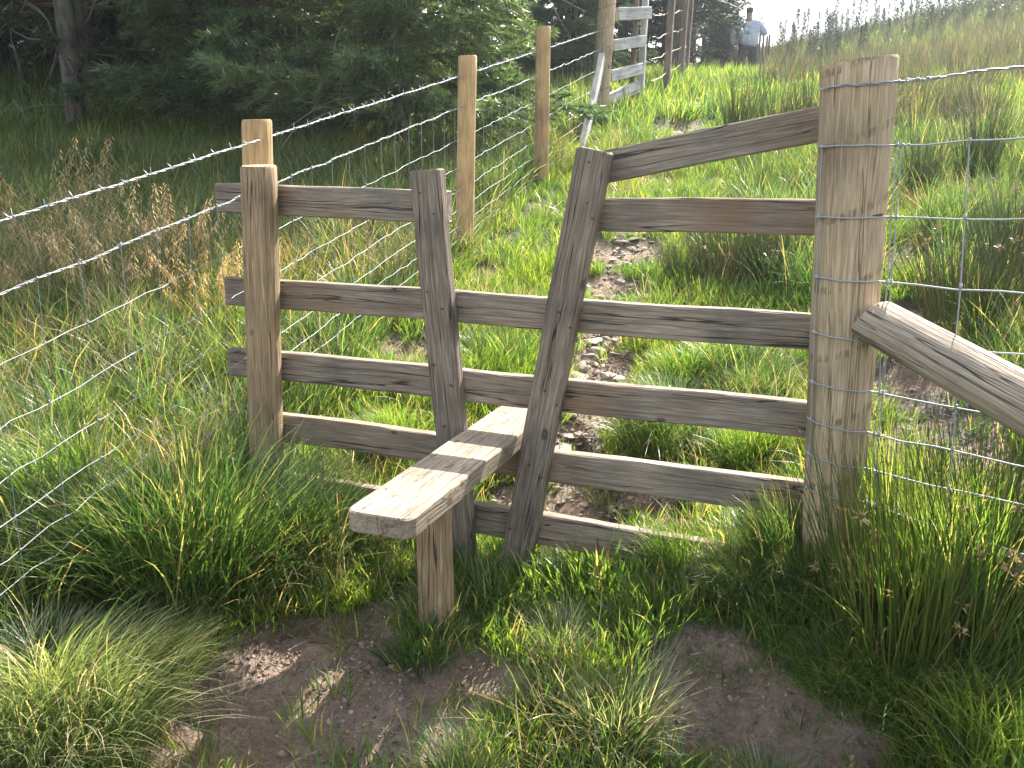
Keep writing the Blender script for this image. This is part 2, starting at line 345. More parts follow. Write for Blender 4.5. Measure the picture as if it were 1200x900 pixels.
# ---------------------------------------------------------------- ground sheet
def axis(lo, hi, fine, a, b, grow=1.07):
    c = list(np.arange(a, b, fine)); s = fine; q = c[-1]
    while q < hi: s *= grow; q += s; c.append(q)
    s = fine; q = a; pre = []
    while q > lo: s *= grow; q -= s; pre.append(q)
    return np.array(pre[::-1]+c)
xs = axis(-900, 900, .02, -1.7, 2.0, 1.06); ys = axis(-60, 1500, .02, 1.5, 4.2, 1.035)
X, Y = np.meshgrid(xs, ys); Z = G(X, Y); D = dirt(X, Y)
fx = (Y > 2.75-.42*X)  # beyond the stile
wet = np.zeros(X.shape)
for u, v, r in [(600,580,.2),(680,640,.2),(760,600,.25),(690,520,.12),(1065,300,.3),(1060,380,.35),(1075,450,.3),(1090,480,.3),(770,230,.3),(795,150,.4)]:
    a, b_ = hit(u, v); wet = np.maximum(wet, 1-sstep(.5, 1.2, np.hypot(X-a, Y-b_)/r))
wet *= sstep(-.35, .05, fbm(X, Y, .12, 3, 77))*.95; Z = Z+wet*(fbm(X, Y, .09, 4, 78)*.07)
cols = np.stack([D, np.zeros_like(D), wet], -1).reshape(-1, 3)
ny_, nx_ = X.shape; i = np.arange(ny_-1)[:, None]*nx_; j = np.arange(nx_-1)[None]
Fq = np.stack([i+j, i+j+1, i+nx_+j+1, i+nx_+j], -1).reshape(-1, 4)
gme = mesh_from('ground', np.stack([X, Y, Z], -1).reshape(-1, 3), [Fq], M['ground'], True, cols)
ground = link('ground', gme); tag(ground, kind='structure')

# ---------------------------------------------------------------- timber helpers
def place(o, m):
    p = o.parent; o.matrix_basis = (p.matrix_basis.inverted() @ m) if p else m; return o
def frame(A, B, updir):
    A = Vector(A); B = Vector(B); z = (B-A).normalized(); x = Vector(updir); x = (x-z*x.dot(z)).normalized(); y = z.cross(x)
    m = Matrix((x, y, z)).transposed().to_4x4(); m.translation = A; return m, (B-A).length
def beam(name, A, B, w, t, updir, mt, parent, bev=.004, seed=0, warp=.0022, w2=None):
    """board from A to B: w measured along updir, t across"""
    m, Ln = frame(A, B, updir); rnd = np.random.RandomState(seed+11); mb = MB()
    n = max(4, int(Ln/.06)); zz = np.linspace(0, Ln, n+1); w2 = w2 or w
    ph = rnd.rand(4)*6
    rings = []
    def ring(z, W, T, e=bev):
        return [(W/2-e, T/2), (-W/2+e, T/2), (-W/2, T/2-e), (-W/2, -T/2+e), (-W/2+e, -T/2), (W/2-e, -T/2), (W/2, -T/2+e), (W/2, T/2-e)]
    prof = [(0, .992, 1)]+[(z, 1, 0) for z in zz[1:-1]]+[(Ln, .992, 1)]
    prof = [(0, 1-2*bev/w, 0), (bev*.8, 1, 0)]+[(z, 1, 0) for z in zz[1:-1]]+[(Ln-bev*.8, 1, 0), (Ln, 1-2*bev/w, 0)]
    V = []
    for z, s, _ in prof:
        W = (w+(w2-w)*z/Ln)*s; T = t*s
        dx = warp*math.sin(z*5+ph[0])+warp*.5*math.sin(z*13+ph[1]); dy = warp*math.sin(z*4+ph[2])
        for a, b in ring(z, W, T): V.append((a+dx+rnd.randn()*.0004, b+dy+rnd.randn()*.0004, z+(rnd.randn()*.001 if z in (0, Ln) else 0)))
    k = len(prof); F = []
    for q in range(k-1):
        for j in range(8): F.append((q*8+j, q*8+(j+1) % 8, q*8+8+(j+1) % 8, q*8+8+j))
    e = (k-1)*8
    F += [(0, 7, 6, 1), (1, 6, 5, 2), (2, 5, 4, 3), (e, e+1, e+6, e+7), (e+1, e+2, e+5, e+6), (e+2, e+3, e+4, e+5)]
    me = mesh_from(name, V, [np.array(F)], mt, False)
    return place(link(name, me, parent), m)
def rpost(name, A, B, r0, r1, mt, parent, seed=0, cut=(0, 0), n=28, dome=0):
    """round post from A (bottom) to B (top), sawn top tilted by cut"""
    m, Ln = frame(A, B, (1, 0, 0)); rnd = np.random.RandomState(seed+5); V = []; k = max(6, int(Ln/.07))
    an = np.arange(n)*2*math.pi/n; lob = 1+.022*np.sin(an*2+rnd.rand()*6)+.014*np.sin(an*3+rnd.rand()*6)+.008*np.sin(an*7+rnd.rand()*6)
    zs = list(np.linspace(0, Ln-.008, k))+[Ln]; 
    for q, z in enumerate(zs):
        r = r0+(r1-r0)*z/Ln; rr = r*lob*(1+.008*np.sin(z*9+an*2+seed))-(.005 if q == len(zs)-1 else 0)
        for a, ra in zip(an, rr):
            x = ra*math.cos(a); y = ra*math.sin(a); V.append((x, y, z+(cut[0]*x+cut[1]*y)*(z/Ln)))
    F = [(q*n+j, q*n+(j+1) % n, (q+1)*n+(j+1) % n, (q+1)*n+j) for q in range(len(zs)-1) for j in range(n)]
    b0 = (len(zs)-1)*n; V.append((0, 0, Ln+dome)); V.append((0, 0, 0)); c = len(V)-2
    F3 = [(b0+j, b0+(j+1) % n, c) for j in range(n)]+[((j+1) % n, j, c+1) for j in range(n)]
    me = mesh_from(name, V, [np.array(F), np.array(F3)], mt, True)
    me.polygons.foreach_set('use_smooth', [True]*len(F)+[False]*len(F3))
    try: me.set_sharp_from_angle(angle=R(50))
    except Exception: pass
    return place(link(name, me, parent), m)

def part(name, mb, mt, parent, smooth=True):
    """world-space mesh as a part of a thing"""
    o = link(name, mb.mesh(name, mt, smooth), parent)
    if parent: o.matrix_basis = parent.matrix_basis.inverted()
    return o
# ---------------------------------------------------------------- stile
rd = ray(-1960, 185); rd.z = 0; rd.normalize(); RD = -rd                       # along the rails, left to right
NR = Vector((RD.y, -RD.x, 0)); NR = NR if NR.y < 0 else -NR                    # towards the camera
P0 = P(600, 450, 2.75)
UPZ = Vector((0, 0, 1))
def RP(u, v, off=0): return onplane(u, v, P0+NR*off, NR)
stile = empty('stile', (0, 2.75, Gp(0, 2.75)))
tag(stile, 'weathered wooden step stile with two leaning uprights, grey rails and a pale step board', 'stile')
# rails: (left top px, left bottom px, right top px, right bottom px, extend left, extend right)
rails = [((252,215),(253,250),(480,222),(481,259),0,.13),
 ((262,324),(263,357),(951,370),(949,411),0,.10),
 ((266,407),(267,441),(945,474),(943,513),0,.10),
 ((332,486),(333,519),(800,550),(800,587),.16,.42),
 ((333,555),(334,588),(733,622),(733,657),.10,.60),
 ((707,231),(701,270),(959,235),(957,277),.05,.10),
 ((716,174),(711,213),(962,123),(961,167),.06,.02)]
TH = .04
for k, (a, b, c, d, el, er) in enumerate(rails):
    A = (RP(*a)+RP(*b))/2; B = (RP(*c)+RP(*d))/2
    wv = ((RP(*a)-RP(*b)).length+(RP(*c)-RP(*d)).length)/2
    if k == 6: wv *= .97
    dr = (B-A).normalized(); A = A-dr*el-NR*TH/2; B = B+dr*er-NR*TH/2
    A -= NR*.0013*k; B -= NR*.0013*k
    o = beam('handrail' if k == 6 else 'rail', A, B, wv, TH, UPZ, M['rail'], stile, seed=k*7)
    if k == 6: o['label'] = 'sloping top rail climbing to the big round post'
# leaning uprights on the camera side of the rails
for k, (t0, t1, b0, b1) in enumerate([((479,199),(515,199),(519,640),(555,640)), ((674,177),(715,173),(583,650),(625,650))]):
    off = .047
    T = (RP(*t0, off)+RP(*t1, off))/2; Bm = (RP(*b0, off)+RP(*b1, off))/2
    wv = (RP(*t0, off)-RP(*t1, off)).length*.99; dr = (T-Bm).normalized()
    o = beam('upright', Bm-dr*.22-NR*.022, T-NR*.022, wv, .044, RD, M['upright'], stile, bev=.006, seed=50+k)
    o['label'] = ['short grey upright leaning left', 'long grey upright leaning right to carry the sloping rail'][k]
# nail heads where the rails cross the uprights and the posts
for (u, v) in [(492,226),(508,251),(500,342),(518,362),(508,428),(528,452),(520,500),(688,238),(694,256),(655,366),(668,384),(638,458),(652,475),(620,545),(634,560),(690,190),(598,620)]:
    c = RP(u, v, .0495); mb = MB(); mb.tube([c-NR*.004, c+NR*.0006], .0038, 8); part('nail', mb, M['nail'], stile, False)
# round left post
T = RP(303, 194, .06); Bm = RP(313, 560, .06)
dr = (T-Bm).normalized(); rpost('post', Bm-dr*.35, T, .060, .060, M['post'], stile, seed=3, cut=(.05, .04))
# step board
zt = .650; na = Vector((-.331, 2.05, zt)); pd = Vector((.36, .93, 0)).normalized(); pn_ = Vector((pd.y, -pd.x, 0))
def step_board(L=1.12, W=.185, T=.055):
    seg = 5; out = []
    def corner(cx, cy, a0, r): return [(cx+r*math.cos(a0+q*math.pi/2/seg), cy+r*math.sin(a0+q*math.pi/2/seg)) for q in range(seg+1)]
    r = .028
    out += corner(-W/2+r, r, math.pi, r)+corner(W/2-r, r, 1.5*math.pi, r)
    for q in range(1, 12): out.append((W/2+.0015*math.sin(q*2.1), L*q/12))
    out += [(W/2-.004, L), (-W/2+.004, L)]
    for q in range(11, 0, -1): out.append((-W/2+.0015*math.sin(q*1.7), L*q/12))
    n = len(out); ctr = np.mean(out, axis=0); bm = bmesh.new()
    lev = [(-T, .003), (-T+.004, 0), (-.004, 0), (0, .0035)]; rings = []
    for z, ins in lev:
        ring = []
        for q in range(n):
            x, y = out[q]; x2 = x-math.copysign(ins, x); y2 = y+ins if y < .03 else (y-ins if y > L-.03 else y)
            ring.append(bm.verts.new((x2, z, y2)))
        rings.append(ring)
    for a, b in zip(rings, rings[1:]):
        for q in range(n): bm.faces.new((a[q], a[(q+1) % n], b[(q+1) % n], b[q]))
    bm.faces.new(rings[-1]); bm.faces.new(rings[0][::-1])
    bmesh.ops.recalc_face_normals(bm, faces=bm.faces); me = bpy.data.meshes.new('step_board'); bm.to_mesh(me); me.materials.append(M['plank'])
    o = link('step_board', me, stile); m = Matrix((-pn_, UPZ, pd)).transposed().to_4x4(); m.translation = na
    return place(o, m)
step_board()
sb = Vector((-.221, 2.36, 0)); beam('step_post', sb+Vector((0, 0, .0)), sb+Vector((.004, 0, zt-.056)), .082, .075, RD, M['post'], stile, bev=.005, seed=71)
sb = Vector((.075, 3.02, 0)); beam('step_post', sb+Vector((0, 0, .0)), sb+Vector((0, 0, zt-.056)), .08, .07, RD, M['newpost'], stile, bev=.005, seed=72)
def kink(A, B, step, amp, rnd, sag=0):
    A = np.array(A, float); B = np.array(B, float); n = max(2, int(np.linalg.norm(B-A)/step)); t = np.linspace(0, 1, n+1)[:, None]
    p = A+(B-A)*t; p[1:-1] += rnd.randn(n-1, 3)*amp; p[:, 2] -= sag*4*t[:, 0]*(1-t[:, 0]); return p
def twisted(mb, pts, r, pitch=.09, off=.0022):
    """two strands twisted round each other along pts"""
    pts = np.asarray(pts); d = np.linalg.norm(np.diff(pts, axis=0), axis=1); s = np.concatenate([[0], np.cumsum(d)]); n = int(s[-1]/(pitch/7))+2
    ss = np.linspace(0, s[-1], n); q = np.stack([np.interp(ss, s, pts[:, k]) for k in range(3)], 1)
    T = np.gradient(q, axis=0); T /= np.linalg.norm(T, axis=1)[:, None]; A = np.cross(T, [0, 0, 1.]); A /= np.linalg.norm(A, axis=1)[:, None]; B = np.cross(T, A)
    for ph in (0, math.pi):
        a = ss/pitch*2*math.pi+ph; mb.tube(q+off*(A*np.cos(a)[:, None]+B*np.sin(a)[:, None]), r, 4, cap=False)
    return q, ss, T, A, B
def barbs(mb, q, ss, T, A, B, sp, rnd, r=.0011, L=.016):
    s = rnd.rand()*sp
    while s < ss[-1]-.02:
        k = np.searchsorted(ss, s); c = q[k]; th = rnd.rand()*3.1
        coil = [c+T[k]*(z*.003)+.0042*(A[k]*math.cos(z*1.6+th)+B[k]*math.sin(z*1.6+th)) for z in range(-3, 4)]
        mb.tube(coil, .0014, 4)
        for z in (-1, 1):
            for f in (0, 2.3):
                d = A[k]*math.cos(th+f)+B[k]*math.sin(th+f)
                mb.tube([c+T[k]*z*.006-d*L*z, c+T[k]*z*.004+d*L*.2*z], [.0003, r], 3)
        s += sp*(.85+.3*rnd.rand())

# ---------------------------------------------------------------- fence on the left, climbing beside the path
rnd = np.random.RandomState(4)
fl = ray(960, -45); fh = Vector((fl.x, fl.y, 0)); FY = Vector((fl.x/fl.y, 1, fl.z/fl.y))      # per metre of Y
Ftop = P(303, 162, 3.22)                                                                        # top strand at the first post
def FP(Y, drop=0): return Ftop+FY*(Y-3.22)-Vector((0, 0, drop))
lf = empty('wire_fence', (FP(3.3).x, 3.3, .35))
tag(lf, 'barbed wire and netting fence on honey coloured posts climbing left of the path', 'fence')
for k, (u0, v0, u1, v1, Yp, r) in enumerate([(301,140,306,330,3.29,.053), (548,65,545,250,5.2,.050), (637,31,635,165,6.64,.050)]):
    T = P(u0, v0, Yp); Bm = P(u1, v1, Yp); dr = (T-Bm).normalized(); g = Gp(T.x, T.y)
    rpost('post', T-dr*(T.z-g+.3), T, r*1.02, r, M['newpost'], lf, seed=20+k, cut=(.06, .05))
T = P(713, -22, 8.65); Bm = P(704, 112, 8.65); dr = (T-Bm).normalized(); rpost('strainer_post', Bm-dr*.4, T, .085, .08, M['strainer'], lf, seed=31)
beam('strut', P(676, 168, 7.55)-Vector((0, 0, .25)), P(706, 66, 8.5), .085, .05, UPZ, M['white'], lf, seed=33)
T = P(-150, 235, 1.5); rpost('post', Vector((T.x-.1, T.y, .0)), Vector((T.x-.1, T.y, 1.35)), .052, .05, M['newpost'], lf, seed=41)
drops = [0, .165, .33, .48, .605, .71, .80, .875]
for k, dz in enumerate(drops):
    mb = MB(); a = kink(FP(1.2, dz), FP(8.66, dz*.97), .075, .0032 if k else .0015, rnd, .008)
    if k < 2:
        q = twisted(mb, a, .0016 if k == 0 else .0012)
        if k == 0: barbs(mb, *q, .10, rnd, r=.0016, L=.022)
        else: barbs(mb, *q, .16, rnd, L=.010)
    else: mb.tube(a, .0011, 5, cap=False)
    part('barbed_wire' if k < 1 else 'line_wire', mb, M['wire'], lf)
Yq = 1.35
while Yq < 8.6:                                                          # netting stays
    mb = MB(); pts = [np.array(FP(Yq+rnd.randn()*.004, dz)) for dz in drops[1:]]
    mb.tube(pts, .0009, 4, cap=False)
    for p in pts: mb.tube([p-[0, 0, .004], p+[0, 0, .004]], .0026, 4)
    part('stay_wire', mb, M['stay'], lf); Yq += .147

# ---------------------------------------------------------------- fence on the right with big strainer
fr = ray(-150, 232); FR = Vector((-fr.x, -fr.y, -fr.z)).normalized(); FRh = Vector((FR.x, FR.y, 0)).normalized()
Yc = 2.30; T = P(1007, 71, Yc); Bm = P(976, 590, Yc+.02); dr = (T-Bm).normalized()
rf = empty('wire_fence', (Bm.x, Bm.y, .4))
tag(rf, 'wire netting fence running right from the thick round strainer post with its slanting strut', 'fence')
sr = .088
rpost('strainer_post', Bm-dr*.35, T, .078, sr+.002, M['strainer'], rf, seed=8, cut=(.10, -.02), n=40)
# short saw cut on the post
def axis_at(v):
    f = (v-71)/(590-71); return T+(Bm-T)*f
mb = MB()
NRr = Vector((FRh.y, -FRh.x, 0)); NRr = NRr if NRr.y < 0 else -NRr
nr2 = sr*.97
c = axis_at(236); mb.tube([c+Vector((.006+nr2*.2, -nr2*.985, .0)), c+Vector((nr2*.62, -nr2*.80, .003))], .004, 5)
o = part('saw_cut', mb, M['bark'], rf)
wires = [(104,97,75,1),(172,170,160,0),(255,253,254,0),(325,328,341,0),(389,398,412,0),(448,456,487,0),(492,503,540,0),(532,545,586,0),(572,584,640,0)]
pr = Vector((FRh.x, FRh.y, 0)); fo = T*0
wr = []
for k, (v0, v1, v2, tw) in enumerate(wires):
    f = (v0-71)/(590-71); c = T+(Bm-T)*f; rad = sr+.010-.010*f
    pts = []
    for q in range(11):
        a = math.radians(188+q*(118/10)); # from the left side round the front to the right
        zt_ = (P(960, v0, c.y-.04).z)*(1-q/10)+(P(1035, v1, c.y-.05).z)*(q/10)
        pts.append((c.x+rad*math.cos(a), c.y+rad*math.sin(a), zt_+rnd.randn()*.0008))
    e = onplane(1420, v1+(v2-v1)*1.0*(1420-1040)/160, Vector(pts[-1]), NRr)
    tail = kink(pts[-1], e, .09, .0022, rnd, .004)
    pts = np.vstack([np.array(pts), tail[1:]]); wr.append(pts)
    mb = MB()
    if tw:
        q = twisted(mb, pts, .0019, off=.0018); barbs(mb, *q, .13, rnd)
        hp = np.array(pts[10]); mb.tube([hp+np.array(pr)*z*.004+.006*np.array([0, math.cos(z), math.sin(z)]) for z in range(2, 30)], .0017, 4)
    else:
        mb.tube(pts, .0022, 6, cap=False)
        p10 = np.array(pts[10]); mb.tube([p10+np.array(pr)*z*.003+.0035*np.array([0, math.cos(z*1.3), math.sin(z*1.3)]) for z in range(3, 20)], .0015, 4)
        kn = np.array(pts[1]); mb.tube([kn-[.006, 0, 0], kn+[.008, -.001, 0]], .0045, 5)
    part('barbed_wire' if tw else 'line_wire', mb, M['wire'], rf)
def stay(fn, n=0):
    mb = MB(); pts = np.array([fn(w_) for w_ in wr[1:]]); pts = pts+rnd.randn(*pts.shape)*.002
    mb.tube(pts, .0017, 5, cap=False)
    for p in pts: mb.tube([p-[0, 0, .006], p+[0, 0, .006]], .004, 4)
    part('stay_wire', mb, M['wire'], rf)
stay(lambda w_: w_[1])
def at_s(s): return lambda w_: w_[10]+(w_[-1]-w_[10])*s
for s in (.03, .045, .30, .56, .82): stay(at_s(s))
# strut: thick bleached round rail butting on the strainer
A = onplane(1018, 372, axis_at(372)+Vector((.03, -.075, 0)), NRr)
B = onplane(1330, 545, axis_at(372)+Vector((.03, -.12, 0)), NRr)
rpost('strut', B+(B-A)*.35, A, .075, .058, M['strut'], rf, seed=14, cut=(.0, .35), n=32, dome=.004)
# bottom rail of this fence
A = onplane(1000, 590, axis_at(560)+NRr*-.07, NRr); B = onplane(1330, 712, axis_at(560)+NRr*-.07, NRr)
beam('bottom_rail', A, B, .045, .04, UPZ, M['strut'], rf, seed=15)
T2 = axis_at(71)+FRh*2.4; rpost('post', Vector((T2.x, T2.y, -.1)), Vector((T2.x, T2.y, 1.4)), .055, .05, M['post'], rf, seed=16)

# ---------------------------------------------------------------- far wooden step-over panel and far wire fence
fs = empty('rail_panel', (*P(733, 110, 8.95).xy, P(733, 110, 8.95).z))
tag(fs, 'short panel of four white weathered rails beside the far strainer post', 'fence panel')
for k, (u0, v0, u1, v1, w_) in enumerate([(723,17,762,15,13), (718,53,756,48,12), (715,89,752,80,12), (711,118,748,101,13)]):
    A = P(u0, v0, 8.8); B = P(u1, v1, 9.15); beam('rail', A, B, w_*8.9/F, .045, UPZ, M['white'], fs, seed=80+k)
A = P(757, 0, 9.25); beam('post', P(752, 80, 9.25)-UPZ*.3, P(757, -20, 9.25), .06, .05, RD, M['white'], fs, seed=90)
beam('post', P(740, 100, 9.1)-UPZ*.3, P(747, -18, 9.1), .05, .04, RD, M['upright'], fs, seed=91)
ff = empty('wire_fence', (*P(800, 75, 11.5).xy, P(800, 75, 11.5).z))
tag(ff, 'rusty netting fence on thin grey posts before the dark trunks at the path top', 'fence')
pA = P(764, 40, 9.3); ends = []
fpos = [(pA, None), (P(781, 75, 10.2), 1), (P(797, 82, 11.3), 1), (P(803, 78, 12.5), 1)]
for k, (p, q) in enumerate(fpos[1:]):
    g = Gp(p.x, p.y); beam('post', Vector((p.x, p.y, g-.2)), Vector((p.x+.04, p.y, g+1.35)), .07, .06, RD, M['upright'], ff, seed=95+k)
for k in range(6):
    pts = []
    for p, q in fpos:
        g = Gp(p.x, p.y); pts.append((p.x, p.y-.04, g+1.25-k*.2))
    pl = np.vstack([kink(a, b, .12, .006, rnd, .02) for a, b in zip(pts, pts[1:])]); mb = MB(); mb.tube(pl, .003, 4, cap=False); part('line_wire', mb, M['rust'], ff)
# pales beside the person
pk = empty('paling', (*P(897, 78, 23).xy, P(897, 78, 23).z)); tag(pk, 'short row of dark narrow fence pales behind the person on the hilltop', 'paling')
for k, (u, v) in enumerate([(888,41),(891,39),(895,40),(899,42),(902,40)]):
    p = P(u, v, 23); beam('pale', Vector((p.x, p.y, p.z-1.3)), p, .05, .03, RD, M['upright'], pk, seed=100+k)

# ---------------------------------------------------------------- person on the hill, seen from behind
def cloth(name, col, rough=.9):
    m, t, b = mat(name); n = nd(t, 'ShaderNodeTexNoise', n2=14.0, n3=4.0); t.links.new(ramp(t, n.outputs[0], [(.35, [x*.75 for x in col]), (.65, col)]), b.inputs['Base Color'])
    b.inputs['Roughness'].default_value = rough; bp = nd(t, 'ShaderNodeBump'); bp.inputs['Strength'].default_value = .6; bp.inputs['Distance'].default_value = .03
    t.links.new(n.outputs[0], bp.inputs['Height']); t.links.new(bp.outputs[0], b.inputs['Normal']); return m
M['sweat'] = cloth('blue_grey_sweatshirt', (.52, .58, .68)); M['trouser'] = cloth('dark_trousers', (.035, .037, .045)); M['skin'] = cloth('skin', (.42, .26, .19), .6); M['hair'] = cloth('brown_hair', (.10, .07, .05), .8)
M['boot'] = cloth('dark_boots', (.03, .025, .02))
hp = P(879, 6, 19.3); pg = Gp(hp.x, 19.3)
person = empty('person', (hp.x, 19.3, pg), R(-8))
person.scale = (.98, .95, min(1.05, max(.85, (hp.z-pg)/1.78)))
tag(person, 'person in pale blue-grey sweatshirt and dark trousers seen from behind on the hilltop', 'person')
def skin(name, nodes, edges, mt, sub=2):
    me = bpy.data.meshes.new(name); me.from_pydata([n[:3] for n in nodes], edges, []); me.materials.append(mt)
    o = link(name, me, person); sk = o.modifiers.new('skin', 'SKIN'); sk.use_smooth_shade = True
    for v, n in zip(me.skin_vertices[0].data, nodes): v.radius = (n[3], n[4] if len(n) > 4 else n[3])
    me.skin_vertices[0].data[0].use_root = True
    s = o.modifiers.new('sub', 'SUBSURF'); s.levels = sub; s.render_levels = sub; return o
body = [(0,0,.95,.12,.09),(0,0,1.15,.15,.11),(0,.01,1.36,.185,.12),(0,.0,1.49,.075,.07),(0,-.0,1.56,.058),(0,.01,1.64,.078,.09),(0,.01,1.71,.075,.085),
 (-.19,0,1.42,.06),(-.29,.02,1.2,.047),(-.30,.10,.99,.038),(-.29,.13,.90,.03),
 (.19,0,1.42,.06),(.33,.03,1.22,.047),(.31,.14,1.40,.036),(.29,.15,1.48,.03),
 (-.10,0,.88,.10),(-.12,.02,.50,.07),(-.12,-.01,.10,.048),(-.13,.10,.04,.045),(.10,0,.88,.10),(.12,.06,.50,.07),(.12,.06,.10,.048),(.13,.17,.04,.045)]
be = [(0,1),(1,2),(2,3),(3,4),(4,5),(5,6),(2,7),(7,8),(8,9),(9,10),(2,11),(11,12),(12,13),(13,14),(0,15),(15,16),(16,17),(17,18),(0,19),(19,20),(20,21),(21,22)]
skin('body', body, be, M['skin'])
skin('sweatshirt', [(0,0,.93,.21,.17),(0,0,1.12,.24,.18),(0,.01,1.37,.25,.18),(0,0,1.52,.11,.09),(-.2,0,1.42,.085),(-.31,.02,1.2,.075),(-.305,.1,1.0,.055),(.2,0,1.42,.085),(.35,.03,1.20,.078),(.315,.13,1.37,.05)],
 [(0,1),(1,2),(2,3),(2,4),(4,5),(5,6),(2,7),(7,8),(8,9)], M['sweat'])
skin('trousers', [(0,0,1.10,.17,.14),(-.10,0,.87,.115),(-.125,.02,.5,.09),(-.125,-.01,.12,.075),(.10,0,.87,.118),(.125,.06,.5,.09),(.125,.06,.12,.075)], [(0,1),(1,2),(2,3),(0,4),(4,5),(5,6)], M['trouser'])
skin('hair', [(0,-.02,1.60,.06,.05),(0,-.02,1.68,.088,.085),(0,.0,1.735,.08,.085)], [(0,1),(1,2)], M['hair'])
for sx_ in (-1, 1):
    skin('boot', [(.128*sx_, -.03 if sx_ < 0 else .05, .06, .055), (.13*sx_, .12 if sx_ < 0 else .19, .045, .05)], [(0, 1)], M['boot'])
    hx, hy, hz = (-.29, .14, .86) if sx_ < 0 else (.285, .16, 1.53)
    for q in range(5):
        d = (q-2)*.017; s_ = -1 if sx_ < 0 else 1
        if q == 4: skin('finger' if q < 4 else 'thumb', [(hx-.02*sx_, hy, hz-.01*s_, .012), (hx-.05*sx_, hy+.015, hz+.015*s_, .009), (hx-.06*sx_, hy+.03, hz+.035*s_, .008)], [(0, 1), (1, 2)], M['skin'], 1)
        else: skin('finger', [(hx+d*.9, hy, hz, .012), (hx+d, hy+.02, hz+(.035-.004*abs(q-1))*s_, .009), (hx+d, hy+.045, hz+(.05-.005*abs(q-1))*s_, .008)], [(0, 1), (1, 2)], M['skin'], 1)

# ---------------------------------------------------------------- blades
def blades(n, L, wd, spread, tilt, curve, seg=4, seed=0, dry=0., flat=0., base=None, dirb=None, cross=False):
    """curved tapering ribbons; returns V, F4, F3, colours (random, height, dryness)"""
    r = np.random.RandomState(seed); k = seg+1
    Ls = L[0]+(L[1]-L[0])*r.rand(n)**1.3; az = r.rand(n)*2*math.pi; rr = spread*np.sqrt(r.rand(n))
    if base is None: bx = rr*np.cos(az); by = rr*np.sin(az); bz = np.zeros(n)
    else: bx, by, bz = base; rr = np.hypot(bx, by); az = np.arctan2(by, bx)
    a2 = az+r.randn(n)*.9
    if dirb is not None:
        vx = np.cos(a2)+dirb[0]; vy = np.sin(a2)+dirb[1]; a2 = np.arctan2(vy, vx)
    th0 = tilt[0]+(tilt[1]-tilt[0])*r.rand(n)*(.35+.65*np.minimum(1, rr/max(spread, 1e-6))); cv = curve[0]+(curve[1]-curve[0])*r.rand(n)
    t = np.linspace(0, 1, k); TH = th0[:, None]+cv[:, None]*t[None]**1.5; TH = np.minimum(TH, 2.3)
    ds = (Ls/seg)[:, None]; hx = np.concatenate([np.zeros((n, 1)), np.cumsum(np.sin(TH[:, :-1])*ds, 1)], 1); hz = np.concatenate([np.zeros((n, 1)), np.cumsum(np.cos(TH[:, :-1])*ds, 1)], 1)
    a2s = a2[:, None]+(r.randn(n)*.35)[:, None]*t[None]
    px = bx[:, None]+np.cumsum(np.concatenate([np.zeros((n, 1)), np.diff(hx, axis=1)*np.cos(a2s[:, 1:])], 1), 1)
    py = by[:, None]+np.cumsum(np.concatenate([np.zeros((n, 1)), np.diff(hx, axis=1)*np.sin(a2s[:, 1:])], 1), 1)
    pz = np.maximum(bz[:, None]+hz, bz[:, None]-.02)
    W = (wd*(.6+.8*r.rand(n)))[:, None]*np.where(t < .45, .75+.55*t, 1.0*(1-((t-.45)/.55)**1.6))[None]; 
    tw = a2+math.pi/2+r.randn(n)*.7; wx = np.cos(tw)[:, None]*W/2; wy = np.sin(tw)[:, None]*W/2
    Lf = np.stack([px-wx, py-wy, pz], -1); Rt = np.stack([px+wx, py+wy, pz], -1)
    V = np.empty((n, 2*k-1, 3)); V[:, 0:2*k-2:2] = Lf[:, :-1]; V[:, 1:2*k-2:2] = Rt[:, :-1]; V[:, -1] = (Lf[:, -1]+Rt[:, -1])/2
    o = np.arange(n)[:, None]*(2*k-1)
    F4 = np.concatenate([o+np.array([[2*q, 2*q+1, 2*q+3, 2*q+2]]) for q in range(seg-1)]) if seg > 1 else np.zeros((0, 4), int)
    F3 = o+np.array([[2*seg-2, 2*seg-1, 2*seg]])
    rn = r.rand(n); dr_ = (r.rand(n) < dry)*(.6+.4*r.rand(n)) if dry else np.zeros(n)
    C = np.zeros((n, 2*k-1, 3)); C[..., 0] = rn[:, None]; tt = np.repeat(t, 2)[:2*k-1]; C[..., 1] = tt[None]; C[..., 2] = np.maximum(dr_[:, None], np.clip((tt[None]-.75)*2*(rn[:, None] > .6), 0, .6))
    return V.reshape(-1, 3), F4, F3, C.reshape(-1, 3)
def tuft(name, mt, sets):
    mb = MB()
    for s_ in sets:
        V, F4, F3, C = blades(**s_); mb.add(V, F4, F3, C)
    return mb.mesh(name, mt, True)
